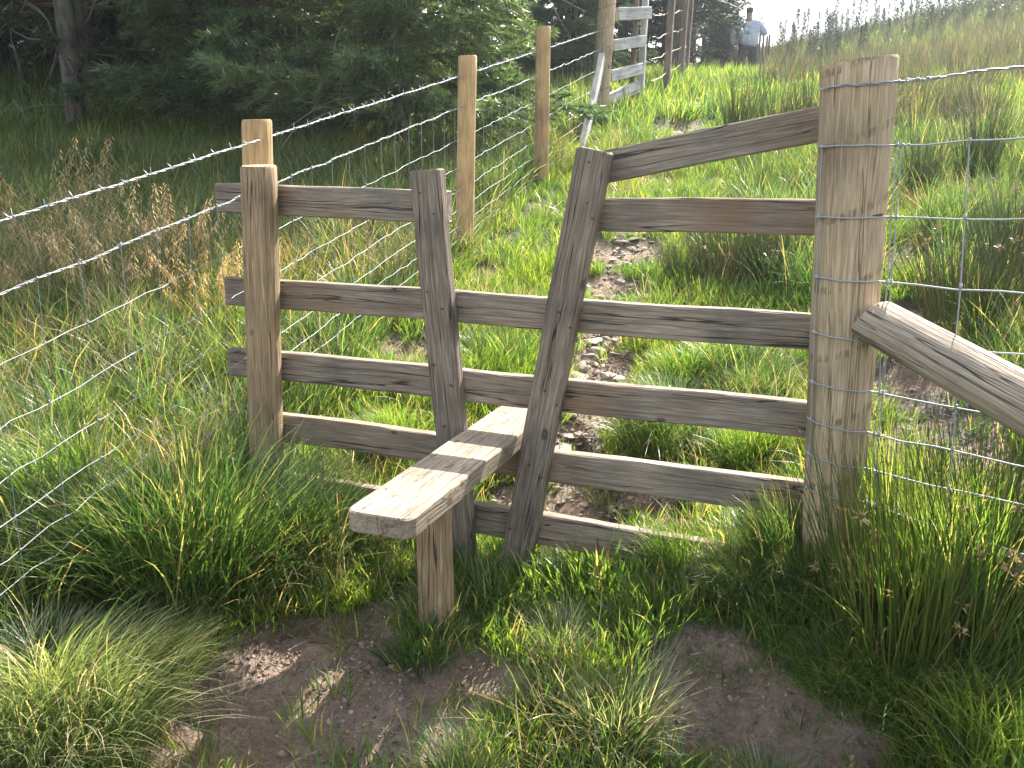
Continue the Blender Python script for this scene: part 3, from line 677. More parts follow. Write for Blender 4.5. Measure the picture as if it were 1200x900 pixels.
def rushset(n, L, spread, seed, tilt=(.02, .3), wd=.0035):
    """round stiff rush stems, some with a brown flower tuft near the tip"""
    r = np.random.RandomState(seed); mb = MB()
    for q in range(n):
        a = r.rand()*6.28; rr = spread*math.sqrt(r.rand()); Lq = L[0]+(L[1]-L[0])*r.rand(); th = tilt[0]+(tilt[1]-tilt[0])*r.rand()*(.3+rr/spread); az = a+r.randn()*.5; cv = r.rand()*.35
        pts = [(rr*math.cos(a), rr*math.sin(a), -.02)]; 
        for z in range(1, 5):
            t_ = th+cv*(z/4)**2; s_ = Lq/4; p = pts[-1]; pts.append((p[0]+s_*math.sin(t_)*math.cos(az), p[1]+s_*math.sin(t_)*math.sin(az), p[2]+s_*math.cos(t_)))
        rn = r.rand()*.97; dryv = 1. if r.rand() < .08 else 0
        mb.tube(pts, [wd/2, wd/2, wd/2*.9, wd/2*.6, wd*.08], 3, (rn, .5, dryv), cap=False)
        if r.rand() < .06:
            c = np.array(pts[3])*.75+np.array(pts[4])*.25
            for z in range(14):
                d = r.randn(3); d /= np.linalg.norm(d); e = c+d*.008; f = e+d*(.012+.012*r.rand()); s2 = np.cross(d, r.randn(3))*.003
                mb.add([e-s2, e+s2, f], F3=[(0, 1, 2)], c=(rn, 1, 1))
    return mb
def seedset(n, L, spread, seed, lean=(.05, .25)):
    """golden grass stalks with drooping panicles of spikelets"""
    r = np.random.RandomState(seed); mb = MB()
    for q in range(n):
        a = r.rand()*6.28; rr = spread*math.sqrt(r.rand()); Lq = L[0]+(L[1]-L[0])*r.rand(); th = lean[0]+(lean[1]-lean[0])*r.rand(); az = a+r.randn()*.8; cv = .15+r.rand()*.4
        pts = [np.array((rr*math.cos(a), rr*math.sin(a), -.02))]
        for z in range(1, 9):
            t_ = th+cv*(z/8)**2; s_ = Lq/8; pts.append(pts[-1]+s_*np.array((math.sin(t_)*math.cos(az), math.sin(t_)*math.sin(az), math.cos(t_))))
        rn = r.rand(); mb.tube(pts, np.linspace(.0016, .0006, 9), 3, (rn*.4, .5, 0), cap=False)
        for z in range(26):
            f = .66+.34*(z/26); k = f*8; i0 = int(min(7, k)); p = pts[i0]*(1-(k-i0))+pts[i0+1]*(k-i0)
            b = r.rand()*6.28; ln = .045*(1.35-(f-.66)*2.6)*(.6+.6*r.rand()); d = np.array((math.cos(b), math.sin(b), .5)); e = p+d*ln*.6; e2 = e+np.array((math.cos(b)*.5, math.sin(b)*.5, -.55))*ln*.7
            mb.tube([p, e, e2], .0005, 3, (rn*.5, .6, 0), cap=False)
            for h in range(3):
                c0 = e+(e2-e)*(h/2.); dd = np.array((math.cos(b)*.5, math.sin(b)*.5, -.8))*(.011+.006*r.rand()); sx_ = np.array((-math.sin(b), math.cos(b), 0))*.0022
                mb.add([c0, c0+dd*.5-sx_, c0+dd*.5+sx_, c0+dd], F3=[(0, 1, 2), (1, 3, 2)], c=(.3+.7*r.rand(), 1, 0))
    return mb

# ---------------------------------------------------------------- scattered vegetation (instances of tuft meshes on points)
def variants(name, meshes):
    c = bpy.data.collections.new(name)
    for q, me in enumerate(meshes):
        o = bpy.data.objects.new('%s_%d' % (name, q), me); c.objects.link(o)
    return c
def scatter(name, coll, pos, rot, scl, idx, label=None):
    me = bpy.data.meshes.new(name); n = len(pos); me.vertices.add(n); me.vertices.foreach_set('co', np.asarray(pos, np.float32).ravel())
    a = me.attributes.new('rot', 'FLOAT_VECTOR', 'POINT'); a.data.foreach_set('vector', np.asarray(rot, np.float32).ravel())
    a = me.attributes.new('scl', 'FLOAT_VECTOR', 'POINT'); a.data.foreach_set('vector', np.asarray(scl, np.float32).ravel())
    a = me.attributes.new('idx', 'INT', 'POINT'); a.data.foreach_set('value', np.asarray(idx, np.int32))
    o = link(name, me); ng = bpy.data.node_groups.new(name, 'GeometryNodeTree')
    ng.interface.new_socket('Geometry', in_out='INPUT', socket_type='NodeSocketGeometry'); ng.interface.new_socket('Geometry', in_out='OUTPUT', socket_type='NodeSocketGeometry')
    N = ng.nodes; gi = N.new('NodeGroupInput'); go = N.new('NodeGroupOutput'); ip = N.new('GeometryNodeInstanceOnPoints')
    ci = N.new('GeometryNodeCollectionInfo'); ci.inputs['Collection'].default_value = coll; ci.inputs['Separate Children'].default_value = True; ci.inputs['Reset Children'].default_value = True
    def na_(nm, ty):
        x = N.new('GeometryNodeInputNamedAttribute'); x.data_type = ty; x.inputs[0].default_value = nm; return x.outputs[0]
    e2r = N.new('FunctionNodeEulerToRotation'); ng.links.new(na_('rot', 'FLOAT_VECTOR'), e2r.inputs[0])
    ng.links.new(gi.outputs[0], ip.inputs['Points']); ng.links.new(ci.outputs[0], ip.inputs['Instance']); ip.inputs['Pick Instance'].default_value = True
    ng.links.new(na_('idx', 'INT'), ip.inputs['Instance Index']); ng.links.new(e2r.outputs[0], ip.inputs['Rotation']); ng.links.new(na_('scl', 'FLOAT_VECTOR'), ip.inputs['Scale'])
    ng.links.new(ip.outputs[0], go.inputs[0]); m = o.modifiers.new('scatter', 'NODES'); m.node_group = ng
    tag(o, label or name.replace('_', ' ')+' covering the ground', {'soil_crumbs': 'soil', 'path_gravel': 'gravel', 'twig_litter': 'twigs'}.get(name, 'grass'), kind='stuff'); return o
def rnd_area(dens, ymin, ymax, seed, side=1.1, slope=.62):
    """uniform random points over the ground in view, dens per m2 (function or number)"""
    r = np.random.RandomState(seed); A = (ymax-ymin)*((ymin+ymax)*slope+2*side)
    n = int(A*dens); y = ymin+(ymax-ymin)*r.rand(n*2); x = (r.rand(n*2)*2-1)*(slope*ymax+side); k = np.abs(x) < slope*y+side
    x = x[k]; y = y[k]; A2 = 0
    return x[:n], y[:n], r
def fence_x(y): return FP(0).x+FY.x*(y)          # x of the left fence line at depth y
def path_x(y): return np.interp(y, [2.5, 3, 3.8, 5, 7, 10, 14, 20], [.15, .27, .33, .63, 1.2, 1.95, 3.2, 4.9])
def do_scatter(name, coll, nv, x, y, keep, r, s=(.7, 1.3), lean=.15, label=None, zs=None, up=-.005):
    x = x[keep]; y = y[keep]; n = len(x); z = G(x, y)+up
    sc = (s[0]+(s[1]-s[0])*r.rand(n)); scl = np.stack([sc, sc, sc*(.8+.4*r.rand(n))], 1)
    if zs is not None: scl *= zs[keep][:, None]
    rot = np.stack([r.randn(n)*lean, r.randn(n)*lean, r.rand(n)*6.28], 1)
    return scatter(name, coll, np.stack([x, y, z], 1), rot, scl, r.randint(0, nv, n), label)

# ---------------------------------------------------------------- conifers
def conifer(H, Rb, low, nb, seed, needle=.075, nw=.007, dens=30, droop=.25, r0=.12, twsp=.13):
    """trunk mesh, dead branch mesh, crown mesh"""
    r = np.random.RandomState(seed); tr = MB(); zz = np.linspace(-.4, H, 16); wob = np.cumsum(r.randn(16, 2)*.015, 0)
    pts = np.stack([wob[:, 0], wob[:, 1], zz], 1); rad = r0*(1-np.clip(zz, 0, H)/H)**.8+.012; rad[0] *= 1.2
    tr.tube(pts, rad, 12)
    dead = MB(); cr = MB(); NV = []; NC = []
    for b in range(nb):
        f = (b+r.rand())/nb; z = low+(H-low-.2)*f; az = b*2.399+r.randn()*.3; Lb = Rb*(1-.85*f)*(.7+.45*r.rand()); d = np.array((math.cos(az), math.sin(az), 0))
        c = np.array((np.interp(z, zz, wob[:, 0]), np.interp(z, zz, wob[:, 1]), z)); m = 9; t = np.linspace(0, 1, m)
        bp = c+d*(Lb*t)[:, None]+np.array((0, 0, 1))*((.12*t-droop*(1.2+.3*r.randn())*t**2*(1-.5*f)+.16*t**4)*Lb)[:, None]+np.cumsum(r.randn(m, 3)*.012, 0)
        cr.tube(bp, .018*(1-t)*Lb/2+.003, 4, (0, .1, 1), cap=False)
        side = np.array((-d[1], d[0], 0)); nt_ = int(Lb/twsp)
        for q in range(nt_):
            s = .12+.88*(q+r.rand())/nt_; k = s*(m-1); i0 = min(m-2, int(k)); p = bp[i0]+(bp[i0+1]-bp[i0])*(k-i0)
            for sg in (-1, 1):
                Lt = Lb*.42*(1.05-s)*(.6+.7*r.rand())+.12; u = d*(.65+.3*r.rand())+side*sg*(.75+.2*r.randn())+np.array((0, 0, -.12+.22*r.randn())); u /= np.linalg.norm(u)
                nn = int(dens*Lt/.3); tt = r.rand(nn); base = p+u*(tt*Lt)[:, None]+np.array((0, 0, -.25))*((tt*Lt)**2)[:, None]
                dv = u*.8+r.randn(nn, 3)*.55; dv /= np.linalg.norm(dv, axis=1)[:, None]; ln = needle*(.6+.7*r.rand(nn))[:, None]
                sd = np.cross(dv, r.randn(nn, 3)); sd /= np.linalg.norm(sd, axis=1)[:, None]; sd *= nw/2
                NV.append(np.stack([base-sd, base+sd, base+dv*ln], 1)); tn = np.clip(r.rand(nn)*.6+.4*s*r.rand(), 0, 1)
                cc = np.zeros((nn, 3, 3)); cc[..., 0] = tn[:, None]*.97; cc[..., 1] = np.array([0, 0, 1]); NC.append(cc)
                if Lt > .3: cr.tube([p, p+u*Lt*.5-[0, 0, .02], p+u*Lt*.95-[0, 0, .07]], [.004, .003, .001], 3, (0, .1, 1), cap=False)
    NVv = np.concatenate(NV).reshape(-1, 3); cr.add(NVv, F3=np.arange(len(NVv)).reshape(-1, 3), c=np.concatenate(NC).reshape(-1, 3))
    for b in range(26):
        z = .25+(low+1.8)*r.rand(); az = r.rand()*6.28; Lb = .4+1.3*r.rand(); p = np.array((0, 0, z)); d = np.array((math.cos(az), math.sin(az), -.1+.5*r.rand())); pts = [p]
        for q in range(7): d = d+r.randn(3)*.22+np.array((0, 0, -.04)); d /= np.linalg.norm(d); pts.append(pts[-1]+d*Lb/7)
        dead.tube(pts, np.linspace(.012, .002, 8), 4, cap=False)
        for q in (3, 5): dead.tube([pts[q], pts[q]+d*.12+r.randn(3)*.08, pts[q]+d*.25+r.randn(3)*.14], [.005, .003, .001], 3, cap=False)
    return tr.mesh('trunk', M['bark']), dead.mesh('dead_branches', M['twig']), cr.mesh('crown', M['needle'], False)
protos = [conifer(9, 2.2, .5, 84, 1, nw=.02, needle=.11, dens=26, r0=.09), conifer(8.5, 1.9, .3, 80, 2, nw=.02, needle=.11, dens=26, r0=.08), conifer(10, 2.0, 2.2, 66, 3, nw=.018, needle=.1, dens=26, r0=.10)]
hang = conifer(11, 2.7, 1.75, 84, 19, r0=.26, nw=.02, needle=.12, dens=20, droop=.32)
near = conifer(5.2, 1.55, .25, 80, 7, needle=.075, nw=.009, dens=120, r0=.06, twsp=.075)
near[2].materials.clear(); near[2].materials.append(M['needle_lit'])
tall = conifer(11, 2.3, 4.3, 60, 9, r0=.24, nw=.02, needle=.14, dens=18)
def tree(x, y, pr_, rz, s, label, group='conifers in the dark plantation beside the path', sink=0):
    o = empty('conifer_tree', (x, y, Gp(x, y)-sink), rz); o.scale = (s, s, s)
    for nm, me in zip(('trunk', 'dead_branches', 'crown'), pr_): link(nm, me, o)
    tag(o, label, 'tree', group); return o
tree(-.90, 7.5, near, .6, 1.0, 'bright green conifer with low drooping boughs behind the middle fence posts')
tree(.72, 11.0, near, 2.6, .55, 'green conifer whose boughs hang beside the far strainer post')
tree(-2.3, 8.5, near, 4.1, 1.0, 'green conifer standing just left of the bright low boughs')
tree(-3.95, 8.4, protos[2], 1, .8, 'mossy bare-stemmed conifer at the upper left of the plantation edge')
k = 0
rnt = np.random.RandomState(12)
spots = []
for gy in np.arange(9.4, 24, 1.75):
    for gx in np.arange(-18, 9.0, 1.9):
        x = gx+rnt.randn()*.35; y = gy+rnt.randn()*.35
        lim = fence_x(y)-.9 if y < 11 else .15*y
        if x < lim and abs(x) < .62*y+3.5 and math.hypot(x+.95, y-8) > 1.2 and math.hypot(x-1.0, y-10.9) > 1.1 and not (abs((x+.95)*.86-(y-8)*.5) < 1.9 and y < 15): spots.append((x, y))
for x, y in spots:
    first = y < 11.5
    tree(x, y, protos[rnt.randint(0, 3)], rnt.rand()*6.28, .85+.35*rnt.rand(), 'dark conifer in the front rows of the plantation on the left' if first else 'dark conifer deep inside the plantation on the left')
for u, v, Yt, s, lab in [(787,78,15,.8,'leaning grey conifer trunk left of the lit gap at the top of the path'), (803,74,17,.75,'conifer trunk at the left edge of the lit gap at the top of the path'), (826,70,22,.4,'thinnest conifer trunk inside the lit gap beside the broad one'), (846,78,22.5,1.35,'broad dark conifer trunk just left of the person on the hilltop'),(838,66,26,.45,'small distant conifer between the lit gap and the broad trunk')]:
    p = P(u, v, Yt); tree(p.x, p.y, hang if Yt > 16 else tall, Yt, s, lab, 'conifers at the top of the path')

# ---------------------------------------------------------------- young conifers along the skyline
def young(seed):
    r = np.random.RandomState(seed); mb = MB(); H = 1.0; mb.tube([(0, 0, -.1), (0, 0, H*.98)], [.016, .003], 5, (0, 0, 1)); V = []; C = []
    for b in range(64):
        f = b/64; z = .04+.93*f*H; az = b*2.4+r.randn()*.2; Lb = (.25*(1-f)**.9+.015)*(.7+.5*r.rand()); d = np.array((math.cos(az), math.sin(az), .55))
        for q in range(34):
            t = r.rand(); p = np.array((0, 0, z))+d*Lb*t+r.randn(3)*.006; dv = d*.7+r.randn(3)*.45; dv /= np.linalg.norm(dv); sd = np.cross(dv, r.randn(3)); sd *= .0045/np.linalg.norm(sd)
            V.append([p-sd, p+sd, p+dv*.05]); C.append([[r.rand()*.97, 0, 0]]*3)
    mb.add(np.array(V).reshape(-1, 3), F3=np.arange(len(V)*3).reshape(-1, 3), c=np.array(C).reshape(-1, 3)); return mb.mesh('young_conifer', M['needle'], False)
ym = [young(s) for s in (1, 2, 3)]
for q in range(84):
    u = 912+290*(q+rnt.rand())/84; Yd = 20+6.5*rnt.rand(); p = P(min(u, 1230), 50, Yd); g = Gp(p.x, p.y); s = .45+.6*rnt.rand()
    o = link('young_conifer', ym[q % 3], None, (p.x, p.y, g+.05), (0, 0, rnt.rand()*6.28), (s, s, s*1.15)); tag(o, 'small dark young conifer standing in the rushes along the skyline on the right', 'young tree', 'young conifers along the skyline')

# ---------------------------------------------------------------- stones on the path (pieces of the ground)
def stone(seed):
    r = np.random.RandomState(seed); bm = bmesh.new(); 
    for q in range(16):
        a = r.randn(3); a /= np.linalg.norm(a); bm.verts.new((a[0]*.5, a[1]*.38, a[2]*.2))
    h = bmesh.ops.convex_hull(bm, input=bm.verts); bmesh.ops.bevel(bm, geom=bm.edges[:], offset=.03, segments=1, affect='EDGES')
    me = bpy.data.meshes.new('stone'); bm.to_mesh(me); bm.free(); me.materials.append(M['stone']); return me
sm = [stone(q) for q in range(7)]
big = [(663,487,.13),(667,508,.11),(657,519,.12),(672,441,.16),(650,470,.10),(698,404,.11),(712,396,.10),(690,420,.09),(705,372,.10),(722,352,.08),(700,412,.09),(735,310,.09),(727,330,.09),(648,505,.08),(680,470,.07),(775,600,.06),(820,590,.05),(590,560,.08),(600,590,.07),(545,770,.03),(330,870,.035),(345,880,.03)]
rs = np.random.RandomState(6); allst = [(u, v, s) for u, v, s in big]
for q in range(232):
    v = 625-390*rs.rand()**.8; u = np.interp(v, [235, 300, 340, 420, 520, 625], [758, 729, 718, 701, 672, 700])+rs.randn()*np.interp(v, [235, 625], [9, 34]); allst.append((u, v, (.028+.08*rs.rand()**1.8)*(1 if v < 480 else .7)))
for q in range(40): allst.append((1085+rs.randn()*35, 480+rs.randn()*70, .02+.04*rs.rand()))
for u, v, s in allst:
    x, y = hit(u, v); z = Gp(x, y)
    o = link('stone', sm[rs.randint(7)], ground, (x, y, z+s*.04), (rs.randn()*.15, rs.randn()*.15, rs.rand()*6.28), (s, s*(.7+.5*rs.rand()), s*(.6+.6*rs.rand())))

# ---------------------------------------------------------------- grass: ground cover nobody could count
sh = variants('short_tufts', [tuft('short_tuft', M['short'], [dict(n=34, L=(.03, .10), wd=.0034, spread=.055, tilt=(.05, .9), curve=(.2, 1.2), seg=3, seed=q)]) for q in range(5)])
md = variants('medium_tufts', [tuft('medium_tuft', M['short'], [dict(n=34, L=(.09, .24), wd=.0042, spread=.05, tilt=(.05, .7), curve=(.2, 1.4), seed=q+10)]) for q in range(5)])
lg = variants('long_tufts', [tuft('long_tuft', M['long'], [dict(n=36, L=(.18, .46), wd=.0046, spread=.06, tilt=(.05, .6), curve=(.3, 1.6), seed=q+20, dry=.06)]) for q in range(5)])
dy = variants('straw_tufts', [tuft('straw_tuft', M['dry'], [dict(n=14, L=(.15, .4), wd=.003, spread=.06, tilt=(.2, 1.2), curve=(.3, 1.4), seed=q+30)]) for q in range(4)])
fm_ = variants('far_meadow', [tuft('far_tuft', M['short' if q % 2 else 'long'], [dict(n=40, L=(.10, .26), wd=.010, spread=.13, tilt=(.05, .7), curve=(.2, 1.3), seg=3, seed=q+40)]) for q in range(4)])
hr = variants('hill_rushes', [tuft('hill_tuft', M['heath'], [dict(n=46, L=(.3, .75), wd=.008, spread=.16, tilt=(.02, .4), curve=(.05, .7), seg=3, seed=q+50)]) for q in range(4)])
lt = variants('litter', [tuft('litter', M['dry'], [dict(n=9, L=(.03, .12), wd=.0022, spread=.09, tilt=(1.35, 1.6), curve=(-.1, .1), seg=2, seed=q+60)]) for q in range(3)])

def crumb_mat():
    m, t, b = mat('soil_crumb'); oi = nd(t, 'ShaderNodeObjectInfo'); t.links.new(ramp(t, oi.outputs['Random'], [(0, (.09, .064, .05)), (.8, (.22, .165, .13)), (1, (.30, .24, .19))]), b.inputs['Base Color']); b.inputs['Roughness'].default_value = .95; return m
M['crumb'] = crumb_mat()
def crumb(seed):
    r = np.random.RandomState(seed); bm = bmesh.new()
    for q in range(9):
        a = r.randn(3); a /= np.linalg.norm(a); bm.verts.new(a*(.014, .011, .009))
    bmesh.ops.convex_hull(bm, input=bm.verts); me = bpy.data.meshes.new('crumb'); bm.to_mesh(me); bm.free()
    c = me.color_attributes.new('tint', 'FLOAT_COLOR', 'POINT'); c.data.foreach_set('color', [1., 0, 0, 1]*len(me.vertices)); me.materials.append(M['crumb']); return me
cb = variants('crumbs', [crumb(q) for q in range(4)])
def twl(seed):
    r = np.random.RandomState(seed); mb = MB()
    for q in range(5):
        p = r.randn(3)*.06; p[2] = .003; d = r.randn(3); d[2] = .02; d /= np.linalg.norm(d); L_ = .03+.09*r.rand(); e = r.randn(3)*.008; e[2] = .004
        mb.tube([p, p+d*L_*.5+e, p+d*L_], [.0014, .0011, .0005], 3, cap=False)
    return mb.mesh('twigs', M['twig'])
tw = variants('twigs', [twl(q) for q in range(3)])
def stile_side(x, y): return y+.42*x-2.75            # >0 beyond the stile
# near short turf
x, y, r = rnd_area(900, 1.35, 4.6, 1); D = dirt(x, y)
do_scatter('short_grass', sh, 5, x, y, ((r.rand(len(x)) > D*1.0) & (D < .75) | (r.rand(len(x)) < .035)), r, (.7, 1.35), .12)
x, y, r = rnd_area(330, 1.35, 5.2, 2); D = dirt(x, y); n_ = fbm(x, y, .45, 3, 41)
do_scatter('medium_grass', md, 5, x, y, (D < .25) & ((n_ > -.1) | (x < fence_x(y))), r, (.35, .85), .15)
# left of the fence: long arching grass; right bank: long too
x, y, r = rnd_area(190, 1.6, 7.5, 3); D = dirt(x, y); n_ = fbm(x, y, .6, 3, 44); left = x < fence_x(y)-.03; right = x > path_x(y)+.6
do_scatter('long_grass', lg, 5, x, y, (D < .15) & ((left & (n_ > -.35)) | (right & (n_ > .0) & (y > 2.9))), r, (.45, 1.0), .2)
x, y, r = rnd_area(75, 1.4, 8, 4); D = dirt(x, y); n_ = fbm(x, y, .5, 3, 48)
do_scatter('straw_grass', dy, 4, x, y, (D < .5) & ((n_ > .05) | (x < fence_x(y))), r, (.5, 1.0), .3)
x, y, r = rnd_area(120, 1.3, 6, 5); D = dirt(x, y)
do_scatter('dead_grass_litter', lt, 3, x, y, (D > .2), r, (.5, 1.2), .08)
x, y, r = rnd_area(4500, 1.35, 4.6, 15); D = dirt(x, y)
do_scatter('soil_crumbs', cb, 4, x, y, (D > .3) & (fbm(x, y, .2, 3, 60) > .0), r, (.12, .8), .5, 'loose crumbs of dry brown soil', up=.002)
x, y, r = rnd_area(110, 1.3, 4, 16); D = dirt(x, y)
do_scatter('twig_litter', tw, 3, x, y, (D > .2), r, (.5, 1.5), .05, 'dead stems and twigs lying on the bare soil')
gv = variants('gravel_stones', sm)
x, y, r = rnd_area(420, 2.85, 7, 17); D = dirt(x, y)
do_scatter('path_gravel', gv, 7, x, y, (D > .35) & (np.abs(x-path_x(y)) < .38), r, (.012, .04), .3, 'small angular gravel strewn along the worn path', up=.003)
# straw among the grass left of the fence
x, y, r = rnd_area(200, 2.4, 5.5, 18)
do_scatter('yellowed_grass', dy, 4, x, y, (x < fence_x(y)-.05) & (fbm(x, y, .7, 3, 61) > -.1), r, (.7, 1.3), .25, 'yellowed straw mixed through the grass left of the fence')
wd_ = variants('weeds', [tuft('weed', M['lush'], [dict(n=16, L=(.02, .055), wd=.014, spread=.045, tilt=(.3, 1.3), curve=(.1, .8), seg=3, seed=q+70)]) for q in range(4)])
x, y, r = rnd_area(70, 1.35, 4.2, 19); D = dirt(x, y)
do_scatter('broad_leaved_weeds', wd_, 4, x, y, (D < .8) & (fbm(x, y, .4, 3, 63) > -.05), r, (.5, 1.1), .2, 'small broad leaved weeds growing through the turf')
# middle distance
x, y, r = rnd_area(260, 4.5, 8.5, 6, slope=.85); D = dirt(x, y)
do_scatter('meadow_grass', md, 5, x, y, (D < .35), r, (.35, .8), .15)
x, y, r = rnd_area(70, 8.2, 14, 7, slope=.85); D = dirt(x, y)
do_scatter('far_meadow_grass', fm_, 4, x, y, (D < .3) & (x > -8), r, (.6, 1.1), .15)
x, y, r = rnd_area(45, 14, 28, 8, slope=.85); D = dirt(x, y)
do_scatter('hill_grass', fm_, 4, x, y, (x > -3), r, (.8, 1.5), .15)
x, y, r = rnd_area(40, 6.0, 29, 9, slope=.85); D = dirt(x, y); n_ = fbm(x, y, 1.6, 3, 51); off = x-path_x(y)
do_scatter('hill_rush_cover', hr, 4, x, y, (D < .2) & (off > .7+.5*n_) & ((n_ > .14) | (y > 11.5+4*n_)), r, (.3, .8), .18)

# ---------------------------------------------------------------- tussocks and rush clumps one can point to
def plant(name, u, v, meshes, s, label, cat, mt=None, up=0., rz=0., group=None, xy=None):
    x, y = xy or hit(u, v)
    me = meshes
    o = link(name, me, None, (x, y, Gp(x, y)+up), (0, 0, rz), s); tag(o, label, cat, group); return o
def mound(n, L, wd, R_, H_, seed, tilt, curve, dirb=None, dry=.03, seg=5):
    r = np.random.RandomState(seed); a = r.rand(n)*6.28; q = np.sqrt(r.rand(n)); bx = R_*q*np.cos(a); by = R_*q*np.sin(a); bz = H_*(1-q**2)
    return dict(n=n, L=L, wd=wd, spread=R_, tilt=tilt, curve=curve, seg=seg, seed=seed, dry=dry, base=(bx, by, bz-.03), dirb=dirb)
big_dark = tuft('tussock', M['long'], [mound(2100, (.25, .62), .0042, .24, .08, 101, (.03, .75), (.3, 1.5)), mound(500, (.1, .3), .005, .27, .03, 102, (.2, 1.0), (.3, 1.2))])
big_dark2 = tuft('tussock', M['long'], [mound(1900, (.18, .5), .0038, .26, .08, 103, (.1, 1.0), (.5, 1.7)), mound(500, (.1, .3), .005, .3, .03, 104, (.2, 1.0), (.3, 1.2))])
pale = tuft('tussock', M['fine'], [mound(3200, (.16, .34), .0022, .19, .12, 105, (.25, .95), (.5, 1.5), dirb=(.5, -.3), dry=.04)])
lushm = tuft('tussock', M['lush'], [mound(1100, (.12, .42), .0045, .22, .05, 106, (.05, .9), (.3, 1.5))])
upright_m = tuft('tussock', M['lush'], [mound(900, (.25, .62), .0048, .22, .04, 120, (.02, .35), (.05, .7))])
smallm = tuft('tussock', M['long'], [mound(260, (.07, .2), .0038, .09, .02, 107, (.05, .9), (.3, 1.2))])
smallb = tuft('tussock', M['lush'], [mound(300, (.06, .2), .004, .11, .02, 108, (.05, .9), (.3, 1.2))])
strawm = tuft('tussock', M['fine'], [mound(420, (.15, .38), .003, .10, .03, 109, (.2, 1.15), (.1, .9)), mound(260, (.1, .3), .003, .11, .02, 110, (.2, 1.2), (.1, .9), dry=.9)])
rush1 = rushset(560, (.35, .8), .22, 111, (.02, .28), wd=.005).mesh('rush_clump', M['rushgreen']); rush2 = rushset(300, (.3, .65), .17, 112, (.02, .4), wd=.0045).mesh('rush_clump', M['rush'])
rush3 = rushset(180, (.4, .95), .13, 113, (.02, .3), wd=.006).mesh('rush_clump', M['rush'])
seed1 = seedset(38, (.6, 1.1), .16, 114, (.05, .35)).mesh('seeding_grass', M['seed']); seed2 = seedset(22, (.5, .95), .10, 115, (.05, .3)).mesh('seeding_grass', M['seed'])
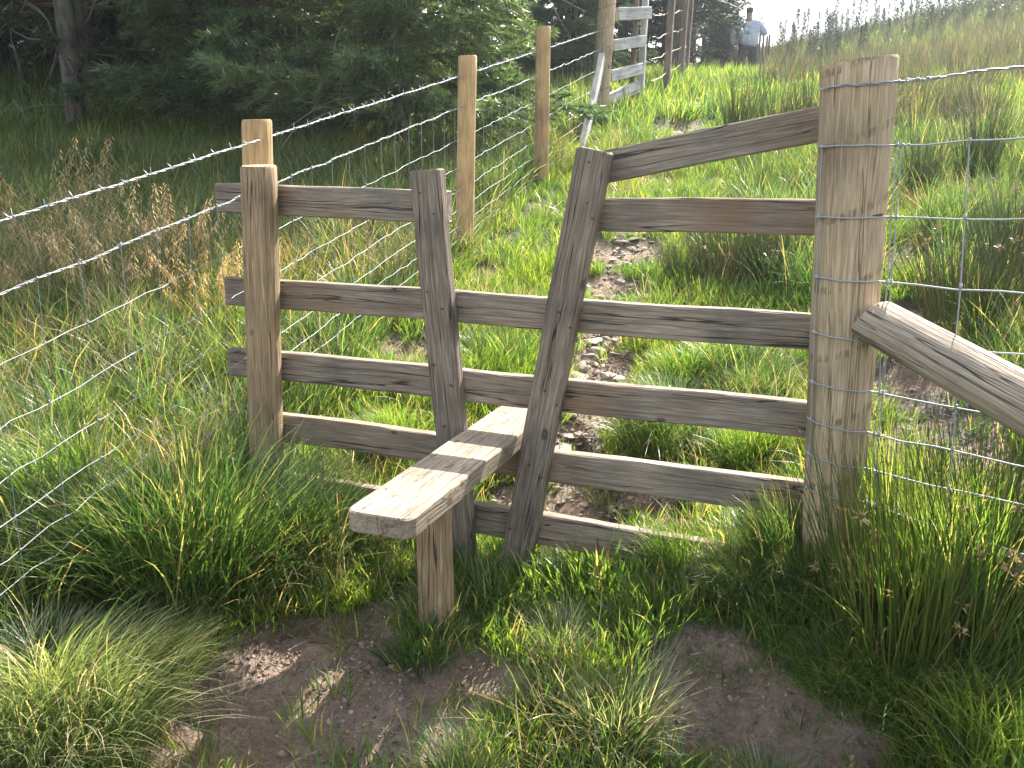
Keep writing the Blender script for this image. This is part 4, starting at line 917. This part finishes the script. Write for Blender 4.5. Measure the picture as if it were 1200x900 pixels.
PL = [
 ('grass_tussock', 215,690,big_dark,1.0,'largest dark green tussock of long grass left of the round stile post'),
 ('grass_tussock', 320,655,big_dark2,.85,'arching dark tussock against the foot of the round stile post'),
 ('grass_tussock', 60,690,big_dark2,.95,'dark long grass tussock at the left edge under the lowest wire'),
 ('grass_tussock', 120,610,lushm,1.1,'green tussock pushed up through the netting at the left'),
 ('grass_tussock', 70,870,pale,1.15,'silky pale green hummock in the bottom left corner'),
 ('grass_tussock', 165,800,pale,.7,'small silky hummock between the corner hummock and the bare soil'),
 ('grass_tussock', 400,655,big_dark2,.62,'dark tussock under the free end of the step board'),
 ('grass_tussock', 462,640,smallm,1.2,'small tuft behind the front step post'),
 ('grass_tussock', 490,770,smallm,.95,'low round tuft on bare soil at the foot of the front step post'),
 ('grass_tussock', 565,715,smallm,1.2,'thin tall tuft growing between the two leaning uprights'),
 ('grass_tussock', 635,705,smallb,1.2,'bright lime tuft at the foot of the long leaning upright'),
 ('grass_tussock', 705,690,smallb,1.6,'bright green tuft in front of the lowest rail'),
 ('grass_tussock', 870,685,big_dark2,.46,'broad dark mound of grass hiding the right end of the lowest rail'),
 ('grass_tussock', 935,680,big_dark,.45,'dark tussock at the foot of the big strainer post'),
 ('grass_tussock', 800,668,lushm,.5,'light green tussock left of the broad dark mound'),
 ('grass_tussock', 720,860,strawm,.8,'bleached spiky tussock in the middle foreground'),
 ('grass_tussock', 655,770,strawm,.5,'small bleached tuft above the spiky foreground tussock'),
 ('grass_tussock', 550,925,strawm,.6,'blue-green tuft cut by the bottom edge of the picture'),
 ('grass_tussock', 900,925,strawm,.55,'sprawling pale tuft on the bare soil at bottom right'),
 ('rush_clump', 1070,760,rush1,.85,'tall upright rush clump in front of the strainer post'),
 ('grass_tussock', 1070,720,upright_m,.9,'tall upright bright green grass growing through the rush clump'),
 ('grass_tussock', 1150,745,upright_m,.85,'upright yellow-green grass at the right edge below the strut'),
 ('rush_clump', 1165,720,rush1,.75,'rush clump at the right edge under the slanting strut'),
 ('grass_tussock', 1040,800,big_dark2,.7,'shaggy tussock skirt at the base of the tall rush clump'),
 ('grass_tussock', 1110,790,lushm,.95,'yellow-green tussock beside the tall rush clump'),
 ('grass_tussock', 1170,880,lushm,.8,'bright grass tuft in the bottom right corner'),
 ('grass_tussock', 985,790,lushm,.55,'bright green tuft left of the tall rush clump'),
 ('grass_tussock', 560,440,lushm,.65,'rounded green tussock seen between the leaning uprights'),
 ('grass_tussock', 610,440,smallb,1.5,'small bright tuft beside the rounded tussock between the uprights'),
 ('grass_tussock', 470,520,lushm,.6,'bright tuft seen through the gap under the third rail'),
 ('grass_tussock', 815,440,lushm,.85,'long soft tussock right of the stony path between two rails'),
 ('grass_tussock', 875,470,big_dark2,.7,'dark green tussock behind the rails left of the strainer post'),
 ('grass_tussock', 800,520,big_dark2,.75,'dark tussock hanging over the muddy path behind the rails'),
 ('grass_tussock', 880,540,lushm,.6,'green tussock behind the lower rails beside the strainer post'),
 ('rush_clump', 850,335,rush2,.8,'rush clump behind the second rail left of the strainer post'),
 ('rush_clump', 905,335,rush2,.7,'dense rush clump just left of the strainer post above the third rail'),
 ('rush_clump', 800,330,rush2,.55,'rush clump beside the path above the third rail'),
 ('rush_clump', 905,190,rush3,.8,'tall brownish rush clump above the sloping top rail'),
 ('rush_clump', 865,170,rush3,.7,'rush clump on the right edge of the far path'),
 ('rush_clump', 945,180,rush3,.75,'rush clump showing beside the top of the strainer post'),
 ('rush_clump', 1080,235,rush3,.6,'dark rush clump right of the strainer post behind the netting'),
 ('rush_clump', 1145,215,rush3,.75,'large dark rush clump behind the netting at the right'),
 ('rush_clump', 1190,330,rush2,.9,'dark rush clump at the right edge above the strut'),
 ('rush_clump', 1130,390,rush2,.9,'rush clump on the muddy ground behind the strut'),
 ('seeding_grass', 70,360,seed1,.85,'tallest golden seeding grass at the far left'),
 ('seeding_grass', 30,400,seed2,.8,'golden seed stalks at the left edge'),
 ('seeding_grass', 140,400,seed2,.85,'golden seeding grass above the top strand of wire'),
 ('seeding_grass', 205,370,seed1,.66,'drooping golden seed heads left of the round stile post'),
 ('seeding_grass', 245,410,seed1,.5,'dry fallen seed heads beside the end of the top rail'),
]
for q, (nm, u, v, me, s, lab) in enumerate(PL):
    o = plant(nm, u, v, me, s, lab, {'grass_tussock': 'tussock', 'rush_clump': 'rushes', 'seeding_grass': 'seeding grass'}[nm], rz=q*1.7 if me not in (pale,) else 0)

# ---------------------------------------------------------------- thin volume added to imitate the veil of lens glare
def glare_haze(density=.0014):
    x0, x1, y0, y1, z0, z1 = -1100, 1100, -80, 1700, -8.5, 18.0
    V = [(x, y, z) for z in (z0, z1) for y in (y0, y1) for x in (x0, x1)]
    me = mesh_from('glare_haze', V, [np.array([(0, 2, 3, 1), (4, 5, 7, 6), (0, 1, 5, 4), (2, 6, 7, 3), (0, 4, 6, 2), (1, 3, 7, 5)])], None, False)
    m = bpy.data.materials.new('glare_haze'); m.use_nodes = True; t = m.node_tree; t.nodes.clear()
    o_ = t.nodes.new('ShaderNodeOutputMaterial'); v = t.nodes.new('ShaderNodeVolumePrincipled'); v.inputs['Density'].default_value = density
    v.inputs['Color'].default_value = (.86, .92, 1, 1); v.inputs['Anisotropy'].default_value = .6
    t.links.new(v.outputs[0], o_.inputs['Volume']); me.materials.append(m); tag(link('glare_haze', me), 'thin bluish volume added to imitate lens glare over the hillside', None, None, 'stuff')
glare_haze()
